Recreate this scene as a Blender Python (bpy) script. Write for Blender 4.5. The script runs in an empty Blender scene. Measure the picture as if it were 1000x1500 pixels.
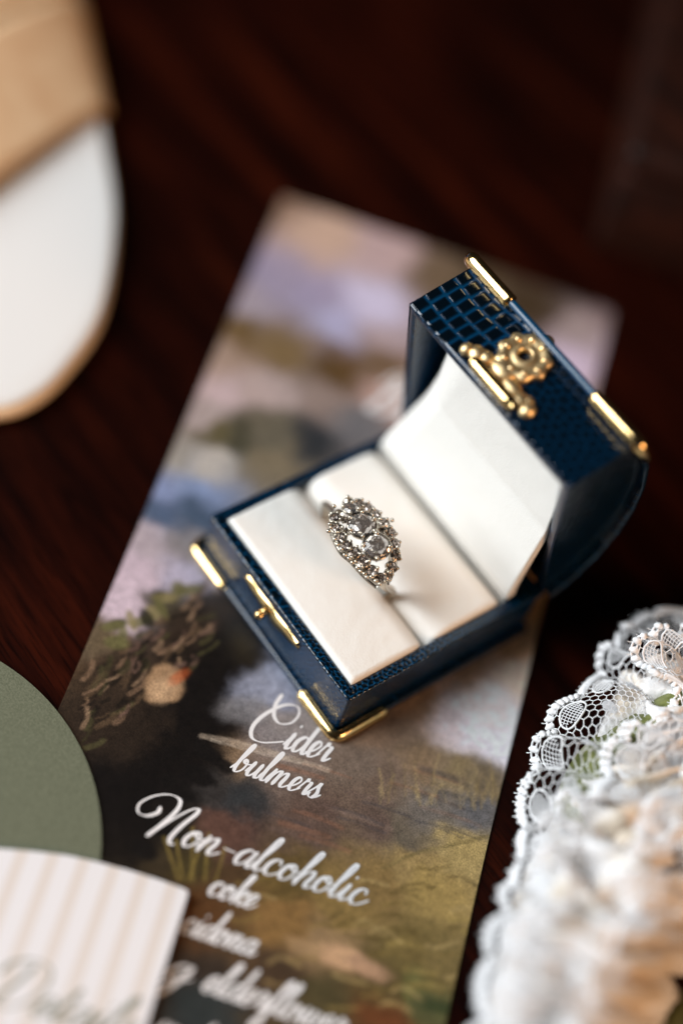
import bpy, math, random
import numpy as np
from mathutils import Vector, Matrix

random.seed(7)
rs = np.random.RandomState(11)
S = 0.01                                   # lengths below are centimetres, the scene is metres
scene = bpy.context.scene
C = scene.collection

# ------------------------------------------------------------------ camera
ROT = np.array([[0.5740475290755005, -0.728342813482636, 0.37414727101839257],
                [0.7958280811093804, 0.38875187715260406, -0.46425170255809295],
                [0.19268393726534108, 0.5642594474694461, 0.8027977181466084]])
CAM = np.array([15.476138744965388, -14.712446972284223, 31.777242988015338])
FPX = 2371.49
cam_d = bpy.data.cameras.new('camera')
cam_d.sensor_fit = 'VERTICAL'
cam_d.sensor_height = 36.0
cam_d.lens = FPX / 1500 * 36.0
cam_d.clip_start = 0.01
cam_d.clip_end = 20
cam_d.dof.use_dof = True
cam_d.dof.focus_distance = 35.2 * S
cam_d.dof.aperture_fstop = 1.95
cam_o = bpy.data.objects.new('camera', cam_d)
C.objects.link(cam_o)
M4 = Matrix([list(ROT[i]) + [CAM[i] * S] for i in range(3)] + [[0, 0, 0, 1]])
cam_o.matrix_world = M4
scene.camera = cam_o

# ------------------------------------------------------------------ light
world = bpy.data.worlds.new('World')
scene.world = world
world.use_nodes = True
bgn = world.node_tree.nodes['Background']
bgn.inputs['Color'].default_value = (0.50, 0.46, 0.44, 1)
bgn.inputs['Strength'].default_value = 0.024


def area(name, loc, target, size, size_y, power, color):
    d = bpy.data.lights.new(name, 'AREA')
    d.shape = 'RECTANGLE'
    d.size = size
    d.size_y = size_y
    d.energy = power
    d.color = color
    o = bpy.data.objects.new(name, d)
    C.objects.link(o)
    o.location = [v * S for v in loc]
    dv = Vector(target) - Vector(loc)
    o.rotation_euler = dv.to_track_quat('-Z', 'Y').to_euler()
    return o


area('window_light', (-62, -78, 62), (3, 3, 1), 0.75, 0.95, 25.5, (0.92, 0.965, 1.0))
area('warm_lamp_light', (84, 16, 46), (6, 3, 1), 0.30, 0.30, 5.0, (1.0, 0.60, 0.34))

vs = scene.view_settings
vs.view_transform = 'Standard'
vs.look = 'None'
vs.exposure = 0.0
vs.gamma = 1.0
vs.use_curve_mapping = False
scene.render.engine = 'CYCLES'
scene.cycles.use_denoising = True
scene.cycles.caustics_reflective = False
scene.cycles.caustics_refractive = False
scene.cycles.max_bounces = 10
scene.cycles.sample_clamp_indirect = 6.0


# ------------------------------------------------------------------ helpers
def srgb(r, g, b):
    out = []
    for v in (r, g, b):
        v = v / 255.0
        out.append(v / 12.92 if v <= 0.04045 else ((v + 0.055) / 1.055) ** 2.4)
    return tuple(out)


def at(px, py, z=0.0):
    """photograph pixel -> point (cm) on the level z"""
    d = ROT @ np.array([(px - 500) / FPX, -(py - 750) / FPX, -1.0])
    return CAM + d * ((z - CAM[2]) / d[2])


def mesh_obj(name, V, F, mat=None, parent=None, smooth=True, flat=False):
    me = bpy.data.meshes.new(name)
    V = np.asarray(V, float) * S
    me.from_pydata(V.tolist(), [], F)
    me.update()
    if smooth and not flat:
        me.polygons.foreach_set('use_smooth', [True] * len(me.polygons))
    o = bpy.data.objects.new(name, me)
    C.objects.link(o)
    if mat:
        me.materials.append(mat)
    if parent:
        o.parent = parent
    return o


def grid_faces(nu, nv, wrap_u=False, wrap_v=False, flip=False):
    F = []
    for i in range(nu if wrap_u else nu - 1):
        i2 = (i + 1) % nu
        for j in range(nv if wrap_v else nv - 1):
            j2 = (j + 1) % nv
            f = (i * nv + j, i2 * nv + j, i2 * nv + j2, i * nv + j2)
            F.append(f[::-1] if flip else f)
    return F


def grid_obj(name, P, mat=None, parent=None, wrap_u=False, wrap_v=False, flip=False):
    nu, nv = P.shape[:2]
    return mesh_obj(name, P.reshape(-1, 3), grid_faces(nu, nv, wrap_u, wrap_v, flip), mat, parent)


class MB:
    def __init__(s):
        s.v = []
        s.f = []

    def add(s, V, F):
        o = len(s.v)
        s.v.extend([tuple(p) for p in V])
        s.f.extend([tuple(i + o for i in f) for f in F])

    def tube(s, pts, r, n=8, caps=True, flat=None):
        """round tube through pts; r number or list"""
        pts = np.asarray(pts, float)
        m = len(pts)
        r = np.ones(m) * r if np.isscalar(r) else np.asarray(r, float)
        T = np.gradient(pts, axis=0)
        T /= np.linalg.norm(T, axis=1)[:, None] + 1e-12
        ref = np.array([0, 0, 1.0]) if abs(T[0][2]) < .9 else np.array([1.0, 0, 0])
        V = []
        for k in range(m):
            a = np.cross(ref, T[k])
            na = np.linalg.norm(a)
            a = a / na if na > 1e-6 else np.array([1.0, 0, 0])
            b = np.cross(T[k], a)
            ref = b
            for q in range(n):
                th = 2 * math.pi * q / n
                V.append(pts[k] + r[k] * (math.cos(th) * a + math.sin(th) * b))
        F = grid_faces(m, n, wrap_v=True)
        if caps:
            F.append(tuple(range(n))[::-1])
            F.append(tuple(range((m - 1) * n, m * n)))
        s.add(V, F)

    def sphere(s, c, r, nu=10, nv=7, sc=(1, 1, 1)):
        V = []
        for i in range(nv + 1):
            th = math.pi * i / nv
            for j in range(nu):
                ph = 2 * math.pi * j / nu
                V.append((c[0] + r * sc[0] * math.sin(th) * math.cos(ph), c[1] + r * sc[1] * math.sin(th) * math.sin(ph), c[2] + r * sc[2] * math.cos(th)))
        s.add(V, grid_faces(nv + 1, nu, wrap_v=True, flip=True))

    def build(s, name, mat, parent=None, smooth=True):
        return mesh_obj(name, s.v, s.f, mat, parent, smooth)


def thing(name, label, cat, loc=(0, 0, 0)):
    o = bpy.data.objects.new(name, None)
    o.empty_display_size = 0.01
    C.objects.link(o)
    o['label'] = label
    o['category'] = cat
    return o


def tag(o, label, cat, group=None):
    o['label'] = label
    o['category'] = cat
    if group:
        o['group'] = group
    return o


def catmull(P, n=10, closed=False):
    P = np.asarray(P, float)
    if closed:
        Q = np.vstack([P[-1], P, P[0], P[1]])
    else:
        Q = np.vstack([2 * P[0] - P[1], P, 2 * P[-1] - P[-2]])
    out = []
    for i in range(1, len(Q) - 2):
        for k in range(n):
            t = k / n
            out.append(.5 * ((2 * Q[i]) + (-Q[i - 1] + Q[i + 1]) * t + (2 * Q[i - 1] - 5 * Q[i] + 4 * Q[i + 1] - Q[i + 2]) * t * t + (-Q[i - 1] + 3 * Q[i] - 3 * Q[i + 1] + Q[i + 2]) * t ** 3))
    if not closed:
        out.append(P[-1])
    return np.array(out)


def hash2(i, j, seed):
    h = np.sin(i * 127.1 + j * 311.7 + seed * 74.7) * 43758.5453
    return h - np.floor(h)


def worley(a, b, seed=0, jit=.7):
    a = np.asarray(a, float)
    b = np.asarray(b, float)
    ia = np.floor(a)
    ib = np.floor(b)
    f1 = np.full(a.shape, 9.0)
    f2 = np.full(a.shape, 9.0)
    for di in (-1, 0, 1):
        for dj in (-1, 0, 1):
            ci = ia + di
            cj = ib + dj
            x = ci + .5 + jit * (hash2(ci, cj, seed) - .5) + .5 * (np.mod(cj, 2) - .5)
            y = cj + .5 + jit * (hash2(ci, cj, seed + 3) - .5)
            d = np.hypot(a - x, b - y)
            n2 = np.where(d < f1, f1, np.minimum(f2, d))
            f1 = np.minimum(f1, d)
            f2 = n2
    return f1, f2


def vnoise(x, y, seed=0):
    ix = np.floor(x)
    iy = np.floor(y)
    fx = x - ix
    fy = y - iy
    fx = fx * fx * (3 - 2 * fx)
    fy = fy * fy * (3 - 2 * fy)
    a = hash2(ix, iy, seed)
    b = hash2(ix + 1, iy, seed)
    c = hash2(ix, iy + 1, seed)
    d = hash2(ix + 1, iy + 1, seed)
    return (a * (1 - fx) + b * fx) * (1 - fy) + (c * (1 - fx) + d * fx) * fy


def fbm(x, y, seed=0, octv=4):
    v = 0
    amp = .5
    for k in range(octv):
        v = v + amp * vnoise(x * 2 ** k, y * 2 ** k, seed + k)
        amp *= .5
    return v


def sstep(a, b, x):
    t = np.clip((x - a) / (b - a), 0, 1)
    return t * t * (3 - 2 * t)


# ------------------------------------------------------------------ materials
def mat(name, color=(.5, .5, .5), rough=.5, metal=0.0, **kw):
    m = bpy.data.materials.new(name)
    m.use_nodes = True
    b = m.node_tree.nodes['Principled BSDF']
    b.inputs['Base Color'].default_value = (*color, 1)
    b.inputs['Roughness'].default_value = rough
    b.inputs['Metallic'].default_value = metal
    for k, v in kw.items():
        b.inputs[k.replace('_', ' ')].default_value = v
    return m


def nodes(m):
    nt = m.node_tree
    return nt, nt.nodes, nt.links, nt.nodes['Principled BSDF']


def noise_node(nt, scale, detail=4, rough=.5, coord='Object', mapping=None):
    tc = nt.nodes.new('ShaderNodeTexCoord')
    n = nt.nodes.new('ShaderNodeTexNoise')
    n.inputs['Scale'].default_value = scale
    n.inputs['Detail'].default_value = detail
    n.inputs['Roughness'].default_value = rough
    if mapping:
        mp = nt.nodes.new('ShaderNodeMapping')
        mp.inputs['Rotation'].default_value = mapping[0]
        mp.inputs['Scale'].default_value = mapping[1]
        nt.links.new(tc.outputs[coord], mp.inputs['Vector'])
        nt.links.new(mp.outputs[0], n.inputs['Vector'])
    else:
        nt.links.new(tc.outputs[coord], n.inputs['Vector'])
    return n


def ramp(nt, src, stops):
    r = nt.nodes.new('ShaderNodeValToRGB')
    el = r.color_ramp.elements
    el[0].position, el[0].color = stops[0][0], (*stops[0][1], 1)
    el[1].position, el[1].color = stops[-1][0], (*stops[-1][1], 1)
    for p, c in stops[1:-1]:
        e = el.new(p)
        e.color = (*c, 1)
    nt.links.new(src, r.inputs[0])
    return r


def bump(nt, src, dist, strength=1.0, normal=None):
    b = nt.nodes.new('ShaderNodeBump')
    b.inputs['Distance'].default_value = dist
    b.inputs['Strength'].default_value = strength
    nt.links.new(src, b.inputs['Height'])
    if normal:
        nt.links.new(normal, b.inputs['Normal'])
    return b


# mahogany
def make_wood(name, dark, mid, light, rough=.32, spec=.35):
    m = mat(name, mid, rough)
    nt, N, Lk, b = nodes(m)
    ang = math.atan2(.81, .58)
    g1 = noise_node(nt, 1.0, 6, .6, mapping=((0, 0, -ang), (9, 90, 90)))
    g2 = noise_node(nt, 1.0, 3, .6, mapping=((0, 0, -ang), (70, 1500, 1500)))
    r1 = ramp(nt, g1.outputs['Fac'], [(.3, dark), (.52, mid), (.72, light)])
    r2 = ramp(nt, g2.outputs['Fac'], [(.36, (.25, .22, .2)), (.5, (1, 1, 1))])
    mx = N.new('ShaderNodeMix')
    mx.data_type = 'RGBA'
    mx.blend_type = 'MULTIPLY'
    mx.inputs['Factor'].default_value = .9
    Lk.new(r1.outputs[0], mx.inputs['A'])
    Lk.new(r2.outputs[0], mx.inputs['B'])
    Lk.new(mx.outputs['Result'], b.inputs['Base Color'])
    bp = bump(nt, g2.outputs['Fac'], .00008, .6)
    Lk.new(bp.outputs[0], b.inputs['Normal'])
    b.inputs['Specular IOR Level'].default_value = spec
    return m


M_table = make_wood('mahogany', (.0032, .0006, .0004), (.016, .0024, .0009), (.046, .0070, .0022), .40, .10)
M_darkwood = make_wood('dark_polished_wood', (.006, .0018, .001), (.022, .0055, .0025), (.05, .012, .005), .55, .2)

# croc leather (relief is in the mesh; plates coloured near black for the dark room they reflect)
M_leather = mat('blue_croc_leather', srgb(8, 58, 98), .2, **{'Specular_IOR_Level': .5, 'Coat_Weight': .25, 'Coat_Roughness': .08})
nt, N, Lk, b = nodes(M_leather)
at_n = N.new('ShaderNodeAttribute')
at_n.attribute_name = 'scale_height'
rp = ramp(nt, at_n.outputs['Fac'], [(0.0, srgb(6, 80, 120)), (.5, srgb(2, 44, 74)), (1.0, srgb(1, 11, 20))])
nz = noise_node(nt, 900, 4)
mx = N.new('ShaderNodeMix')
mx.data_type = 'RGBA'
mx.blend_type = 'MULTIPLY'
mx.inputs['Factor'].default_value = .35
Lk.new(rp.outputs[0], mx.inputs['A'])
Lk.new(nz.outputs['Fac'], mx.inputs['B'])
Lk.new(mx.outputs['Result'], b.inputs['Base Color'])
nz2 = noise_node(nt, 4500, 3)
bp = bump(nt, nz2.outputs['Fac'], .00003, .5)
Lk.new(bp.outputs[0], b.inputs['Normal'])

M_gold = mat('polished_brass', (.86, .60, .26), .17, 1.0)
nt, N, Lk, b = nodes(M_gold)
nz = noise_node(nt, 600, 4)
rr = ramp(nt, nz.outputs['Fac'], [(.35, (.11,) * 3), (.75, (.26,) * 3)])
Lk.new(rr.outputs[0], b.inputs['Roughness'])
bp = bump(nt, nz.outputs['Fac'], .00006, .4)
Lk.new(bp.outputs[0], b.inputs['Normal'])

M_brass = mat('satin_brass', (.86, .64, .34), .44, 1.0)
nt, N, Lk, b = nodes(M_brass)
nz = noise_node(nt, 420, 4)
bp = bump(nt, nz.outputs['Fac'], .0003, .5)
Lk.new(bp.outputs[0], b.inputs['Normal'])

M_silver = mat('white_gold', (.55, .50, .42), .16, 1.0)
nt, N, Lk, b = nodes(M_silver)
nz = noise_node(nt, 1400, 3)
rr = ramp(nt, nz.outputs['Fac'], [(.35, (.1,) * 3), (.75, (.3,) * 3)])
Lk.new(rr.outputs[0], b.inputs['Roughness'])

M_diamond = bpy.data.materials.new('diamond')
M_diamond.use_nodes = True
nt = M_diamond.node_tree
nt.nodes.clear()
out = nt.nodes.new('ShaderNodeOutputMaterial')
gl = nt.nodes.new('ShaderNodeBsdfGlass')
gl.inputs['Color'].default_value = (.97, .93, .90, 1)
gl.inputs['IOR'].default_value = 2.2
gl.inputs['Roughness'].default_value = 0.0
# inner facets: small mirrors at random tilts
tc = nt.nodes.new('ShaderNodeTexCoord')
vo = nt.nodes.new('ShaderNodeTexVoronoi')
vo.inputs['Scale'].default_value = 2.1
nt.links.new(tc.outputs['Object'], vo.inputs['Vector'])
sb = nt.nodes.new('ShaderNodeVectorMath')
sb.operation = 'SUBTRACT'
sb.inputs[1].default_value = (.5, .5, .5)
nt.links.new(vo.outputs['Color'], sb.inputs[0])
sc_ = nt.nodes.new('ShaderNodeVectorMath')
sc_.operation = 'SCALE'
sc_.inputs['Scale'].default_value = 2.0
nt.links.new(sb.outputs[0], sc_.inputs[0])
ge = nt.nodes.new('ShaderNodeNewGeometry')
ad = nt.nodes.new('ShaderNodeVectorMath')
ad.operation = 'ADD'
nt.links.new(ge.outputs['Normal'], ad.inputs[0])
nt.links.new(sc_.outputs[0], ad.inputs[1])
no = nt.nodes.new('ShaderNodeVectorMath')
no.operation = 'NORMALIZE'
nt.links.new(ad.outputs[0], no.inputs[0])
gs = nt.nodes.new('ShaderNodeBsdfGlossy')
gs.inputs['Color'].default_value = (.95, .90, .86, 1)
gs.inputs['Roughness'].default_value = .08
nt.links.new(no.outputs[0], gs.inputs['Normal'])
mxs = nt.nodes.new('ShaderNodeMixShader')
mxs.inputs[0].default_value = .62
nt.links.new(gl.outputs[0], mxs.inputs[1])
nt.links.new(gs.outputs[0], mxs.inputs[2])
tr = nt.nodes.new('ShaderNodeBsdfDiffuse')
tr.inputs['Color'].default_value = (.80, .70, .62, 1)
mx2 = nt.nodes.new('ShaderNodeMixShader')
mx2.inputs[0].default_value = .10
nt.links.new(mxs.outputs[0], mx2.inputs[1])
nt.links.new(tr.outputs[0], mx2.inputs[2])
nt.links.new(mx2.outputs[0], out.inputs[0])

M_melee = M_diamond.copy()
M_melee.name = 'smoky_small_diamond'
for n_ in M_melee.node_tree.nodes:
    if n_.type == 'BSDF_GLASS':
        n_.inputs['Color'].default_value = (.72, .62, .55, 1)
    elif n_.type == 'BSDF_GLOSSY':
        n_.inputs['Color'].default_value = (.50, .44, .40, 1)
    elif n_.type == 'BSDF_DIFFUSE':
        n_.inputs['Color'].default_value = (.42, .34, .29, 1)

# white kid leather of the pads
M_pad = mat('white_padded_leather', (.83, .805, .755), .5, **{'Specular_IOR_Level': .3})
nt, N, Lk, b = nodes(M_pad)
tc = N.new('ShaderNodeTexCoord')
vo = N.new('ShaderNodeTexVoronoi')
vo.inputs['Scale'].default_value = 2200
Lk.new(tc.outputs['Object'], vo.inputs['Vector'])
bp = bump(nt, vo.outputs['Distance'], .00006, .55)
nb = noise_node(nt, 300, 3)
bp2 = bump(nt, nb.outputs['Fac'], .0003, .25, bp.outputs[0])
Lk.new(bp2.outputs[0], b.inputs['Normal'])

M_satin = mat('white_satin', (.80, .79, .77), .42, **{'Sheen_Weight': .15})
nt, N, Lk, b = nodes(M_satin)
nb = noise_node(nt, 240, 4)
bp = bump(nt, nb.outputs['Fac'], .0004, .3)
Lk.new(bp.outputs[0], b.inputs['Normal'])

M_green = mat('sage_card', srgb(112, 117, 92), .75, **{'Specular_IOR_Level': .2})
nt, N, Lk, b = nodes(M_green)
nz = noise_node(nt, 2600, 5, .7)
rp = ramp(nt, nz.outputs['Fac'], [(.3, srgb(84, 89, 71)), (.7, srgb(120, 124, 104))])
Lk.new(rp.outputs[0], b.inputs['Base Color'])
bp = bump(nt, nz.outputs['Fac'], .00008, .5)
Lk.new(bp.outputs[0], b.inputs['Normal'])
M_paperedge = mat('paper_core', (.62, .58, .50), .8)

M_ink = mat('white_ink', (.88, .86, .86), .5)
M_inkgrey = mat('sage_grey_ink', srgb(140, 142, 128), .6)

# lace thread
M_lace = mat('white_lace_thread', (.84, .84, .85), .6, **{'Sheen_Weight': .2})
b = M_lace.node_tree.nodes['Principled BSDF']
b.inputs['Subsurface Weight'].default_value = 0.0
M_cloth = mat('ivory_gathered_cloth', (.80, .765, .725), .6, **{'Sheen_Weight': .25})
nt, N, Lk, b = nodes(M_cloth)
tc = N.new('ShaderNodeTexCoord')
vo = N.new('ShaderNodeTexVoronoi')
vo.inputs['Scale'].default_value = 900
vo.feature = 'DISTANCE_TO_EDGE'
Lk.new(tc.outputs['Object'], vo.inputs['Vector'])
bp = bump(nt, vo.outputs['Distance'], .0004, .5)
Lk.new(bp.outputs[0], b.inputs['Normal'])
nz = noise_node(nt, 70, 4)
rp = ramp(nt, nz.outputs['Fac'], [(.38, (.72, .62, .50)), (.52, (.82, .80, .79))])
Lk.new(rp.outputs[0], b.inputs['Base Color'])
M_olive = mat('olive_ribbon', srgb(112, 118, 62), .45)
nt, N, Lk, b = nodes(M_olive)
nz = noise_node(nt, 500, 3)
rp = ramp(nt, nz.outputs['Fac'], [(.35, srgb(84, 92, 44)), (.7, srgb(130, 134, 76))])
Lk.new(rp.outputs[0], b.inputs['Base Color'])

M_tan = mat('tan_leather', srgb(205, 160, 112), .42)
nt, N, Lk, b = nodes(M_tan)
nz = noise_node(nt, 150, 5)
rp = ramp(nt, nz.outputs['Fac'], [(.3, srgb(224, 182, 140)), (.7, srgb(240, 206, 166))])
Lk.new(rp.outputs[0], b.inputs['Base Color'])
M_insole = mat('white_insole', (.80, .785, .765), .85)
M_welt = mat('cream_welt', srgb(236, 206, 170), .5)

# ------------------------------------------------------------------ table
def sheet(name, pts, z, m):
    return mesh_obj(name, [(x, y, z) for x, y in pts], [tuple(range(len(pts)))], m)


tb = sheet('table_top', [(-150, -130), (130, -130), (130, 150), (-150, 150)], 0, M_table)
tb['kind'] = 'structure'

# ------------------------------------------------------------------ the menu card
CX, CY, CA, CW = -8.837943542122817, 8.473070611227152, 0.6763786617662307, 9.753084018924849
CU = np.array([math.cos(CA), math.sin(CA), 0])
CV = np.array([math.sin(CA), -math.cos(CA), 0])
CL = 25.4
ZC = 0.05


def to_card(px, py, z=ZC):
    P = at(px, py, z) - np.array([CX, CY, 0])
    return float(P @ CU), float(P @ CV)


def card_pt(u, v, z):
    return np.array([CX, CY, 0]) + CU * u + CV * v + np.array([0, 0, z])


# the printed landscape, with warm lamplight painted in right of the box, as colours over the card's own surface
NU, NV = 244, 636
uu = np.linspace(0, CW, NU)
vv = np.linspace(0, CL, NV)
UU, VV = np.meshgrid(uu, vv, indexing='ij')
ctrl = """400 300 128 104 88|470 345 168 142 126|560 370 160 138 138|640 405 105 88 70|390 400 140 128 146|470 430 138 128 150|540 440 168 162 184|500 480 150 146 172
360 440 150 134 140|560 495 150 134 138|350 490 112 86 54|420 510 124 98 66|500 540 96 70 40|560 530 110 88 68|335 530 150 125 110|400 570 164 142 136|325 570 168 146 146|470 590 140 118 108
560 590 164 134 124|295 605 150 134 130|310 632 92 82 56|350 642 78 72 56|400 630 102 92 76|460 645 56 56 58|520 620 112 106 106|250 670 142 132 122|310 680 164 152 142|400 675 122 106 84
245 710 124 130 158|300 715 120 130 158|235 745 78 90 112|290 752 72 84 102|225 790 152 140 146|280 790 124 116 116|195 850 164 148 158|262 850 150 144 160|178 890 168 152 162|150 935 96 82 62
250 890 70 64 50|330 930 24 20 18|250 950 66 52 42|180 990 84 66 50|130 1015 80 62 44|200 1070 36 28 23|300 1070 24 20 18|170 1150 30 24 20|150 1060 46 36 28|350 980 24 22 22
385 1000 112 116 132|345 1035 100 98 102|430 1060 122 116 116|330 1090 124 102 80|420 1130 112 96 86|520 1120 110 94 82|560 1070 132 106 86|600 1030 152 118 88|680 980 172 136 108|760 930 186 142 104|790 890 190 138 86
715 1040 202 190 190|740 1085 200 194 202|765 1000 200 176 160|660 1060 196 178 180|700 1075 204 192 198|620 1120 130 105 80|680 1130 130 110 80|720 1145 112 96 76|560 1150 110 90 76|640 1180 110 100 92|700 1190 98 94 94|450 1200 96 76 66|560 1210 100 80 70
350 1170 54 55 56|300 1150 54 50 48|260 1200 38 33 28|330 1215 92 66 56|600 1225 102 90 76|230 1270 60 50 35|280 1270 70 60 35|340 1280 80 60 40|420 1290 100 80 45|500 1330 132 106 62|600 1265 148 122 78|680 1240 158 134 86
640 1300 150 124 74|560 1290 128 102 62|420 1350 128 96 56|480 1390 140 112 80|600 1400 115 95 55|640 1420 120 100 60|300 1340 92 62 36|350 1400 85 65 45|290 1420 58 48 40|420 1430 74 57 42|480 1470 80 70 45
560 1460 90 75 45|620 1480 80 80 50|300 1480 50 55 55|560 1490 100 60 35|610 1460 110 105 60|200 1400 70 52 36|200 1560 60 50 40|450 1600 70 60 40|650 1600 90 85 50|900 520 152 138 148|850 480 142 128 128|830 545 172 158 178
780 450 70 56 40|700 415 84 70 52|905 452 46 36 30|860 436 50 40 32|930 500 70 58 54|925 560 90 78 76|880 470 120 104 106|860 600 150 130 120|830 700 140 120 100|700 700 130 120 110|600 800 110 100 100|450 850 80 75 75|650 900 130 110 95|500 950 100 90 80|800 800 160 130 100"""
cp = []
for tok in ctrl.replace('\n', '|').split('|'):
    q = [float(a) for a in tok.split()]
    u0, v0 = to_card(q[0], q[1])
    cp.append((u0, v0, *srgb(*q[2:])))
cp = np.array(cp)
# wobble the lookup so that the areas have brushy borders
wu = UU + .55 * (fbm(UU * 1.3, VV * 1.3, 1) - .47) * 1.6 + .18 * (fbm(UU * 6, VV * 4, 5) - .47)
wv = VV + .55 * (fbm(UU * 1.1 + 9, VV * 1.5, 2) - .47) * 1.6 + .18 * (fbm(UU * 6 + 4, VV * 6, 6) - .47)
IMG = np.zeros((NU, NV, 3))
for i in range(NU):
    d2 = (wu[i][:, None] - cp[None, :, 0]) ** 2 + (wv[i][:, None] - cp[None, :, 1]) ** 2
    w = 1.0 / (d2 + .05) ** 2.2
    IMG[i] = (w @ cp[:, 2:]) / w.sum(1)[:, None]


def window(u0, v0, u1, v1):
    a = max(0, int(u0 / CW * (NU - 1)))
    b_ = min(NU, int(u1 / CW * (NU - 1)) + 2)
    c = max(0, int(v0 / CL * (NV - 1)))
    d = min(NV, int(v1 / CL * (NV - 1)) + 2)
    if b_ <= a or d <= c:
        return None
    return (slice(a, b_), slice(c, d))


def blob(px, py, ru, rv, ang, col, alpha=1.0, soft=.35, edge=.25, seed=0):
    u0, v0 = to_card(px, py)
    m_ = max(ru, rv) * (1.1 + soft + edge)
    w = window(u0 - m_, v0 - m_, u0 + m_, v0 + m_)
    if w is None:
        return
    du = UU[w] - u0
    dv = VV[w] - v0
    ca, sa = math.cos(ang), math.sin(ang)
    a = (du * ca + dv * sa) / ru
    b_ = (-du * sa + dv * ca) / rv
    r = np.hypot(a, b_) + edge * (fbm(UU[w] * 3 + seed, VV[w] * 3, seed) - .47) * 2
    k = (alpha * (1 - sstep(1 - soft, 1 + soft, r)))[..., None]
    IMG[w] = IMG[w] * (1 - k) + np.array(srgb(*col)) * k


def stroke(pts, wid, col, alpha=.8, seed=0):
    P = catmull([to_card(*p) for p in pts], 6)
    lo, hi = P.min(0) - wid, P.max(0) + wid
    w = window(lo[0], lo[1], hi[0], hi[1])
    if w is None:
        return
    U_, V_ = UU[w], VV[w]
    dmin = np.full(U_.shape, 99.0)
    for (a, b_) in zip(P[:-1], P[1:]):
        ab = b_ - a
        L2 = ab @ ab + 1e-9
        t = np.clip(((U_ - a[0]) * ab[0] + (V_ - a[1]) * ab[1]) / L2, 0, 1)
        dmin = np.minimum(dmin, np.hypot(U_ - a[0] - t * ab[0], V_ - a[1] - t * ab[1]))
    k = alpha * (1 - sstep(wid * .35, wid, dmin)) * (.55 + .9 * fbm(U_ * 5, V_ * 5, seed + 8))
    k = np.clip(k, 0, 1)[..., None]
    IMG[w] = IMG[w] * (1 - k) + np.array(srgb(*col)) * k


# fallen dark trunk with leafy, root-like strokes and a pale sawn end
for q in [(345, 920, 1.0, .75), (320, 960, 1.15, .9), (300, 1010, 1.25, 1.0), (270, 1060, 1.3, 1.0), (235, 1110, 1.2, .9), (190, 1140, 1.0, .8), (170, 1210, 1.0, .8)]:
    blob(q[0], q[1], q[2], q[3], .9, (24, 19, 17), .9, .3, .3, int(q[0]))
for q in [(120, 1045, .9, .7), (165, 1010, 1.0, .7), (215, 970, 1.0, .6), (265, 925, .9, .5), (300, 900, .7, .45), (180, 1070, 1.0, .7)]:
    blob(q[0], q[1], q[2], q[3], -.75, (52, 41, 32), .72, .45, .5, int(q[0]) + 2)
for k in range(110):
    x0 = 110 + rs.rand() * 190
    y0 = 1050 - (x0 - 120) * .78 + (rs.rand() - .5) * 110
    ln = 10 + rs.rand() * 26
    an = -.85 + (rs.rand() - .5) * 1.1
    col = random.choice([(118, 94, 74), (88, 70, 52), (64, 60, 38), (132, 108, 86), (36, 28, 23), (26, 22, 17), (30, 25, 20), (98, 76, 66), (76, 72, 46)])
    stroke([(x0, y0), (x0 + ln * .5 * math.cos(an) + 4, y0 + ln * .5 * math.sin(an)), (x0 + ln * math.cos(an), y0 + ln * math.sin(an))], .035 + rs.rand() * .075, col, .62, k)
for k in range(16):
    x0 = 140 + rs.rand() * 170
    y0 = 950 - (x0 - 140) * .72 + (rs.rand() - .5) * 30
    blob(x0, y0, .16 + .16 * rs.rand(), .1 + .08 * rs.rand(), rs.rand() * 3, random.choice([(66, 66, 34), (96, 92, 58), (40, 38, 26), (120, 110, 76)]), .85, .3, .3, k)
blob(241, 1002, .42, .50, .2, (140, 112, 84), .95, .2, .3, 3)
blob(262, 992, .13, .3, .5, (160, 78, 40), .6, .4, .3, 4)
blob(236, 1010, .26, .3, .2, (178, 148, 116), .5, .5, .3, 5)
for q in [(300, 1100, .35, .16), (322, 1118, .4, .16), (288, 1135, .4, .2), (268, 1160, .45, .22), (240, 1215, .35, .2), (210, 1245, .35, .18)]:
    blob(q[0], q[1], q[2], q[3], .3, (26, 22, 20), .9, .25, .5, int(q[1]))
# pale water right of the bank
blob(395, 1010, .85, .55, -.5, (128, 132, 148), .8, .5, .35, 31)
blob(365, 1040, .6, .35, -.4, (116, 114, 116), .7, .5, .4, 32)
blob(430, 1065, .8, .3, .1, (126, 118, 114), .6, .5, .4, 33)
for k in range(26):
    x0 = 330 + rs.rand() * 330
    y0 = 1115 + rs.rand() * 110
    stroke([(x0, y0), (x0 + 30, y0 + 8), (x0 + 70, y0 + 20 + 6 * rs.rand())], .04 + .06 * rs.rand(), random.choice([(122, 100, 88), (84, 66, 58), (104, 84, 76), (70, 66, 68), (134, 92, 70)]), .4, k + 60)
# bank and bright line in the water
stroke([(295, 1078), (350, 1088), (430, 1112), (480, 1128)], .09, (176, 160, 142), .38, 3)
stroke([(310, 1084), (400, 1108), (440, 1118)], .05, (190, 176, 160), .3, 4)
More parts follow.
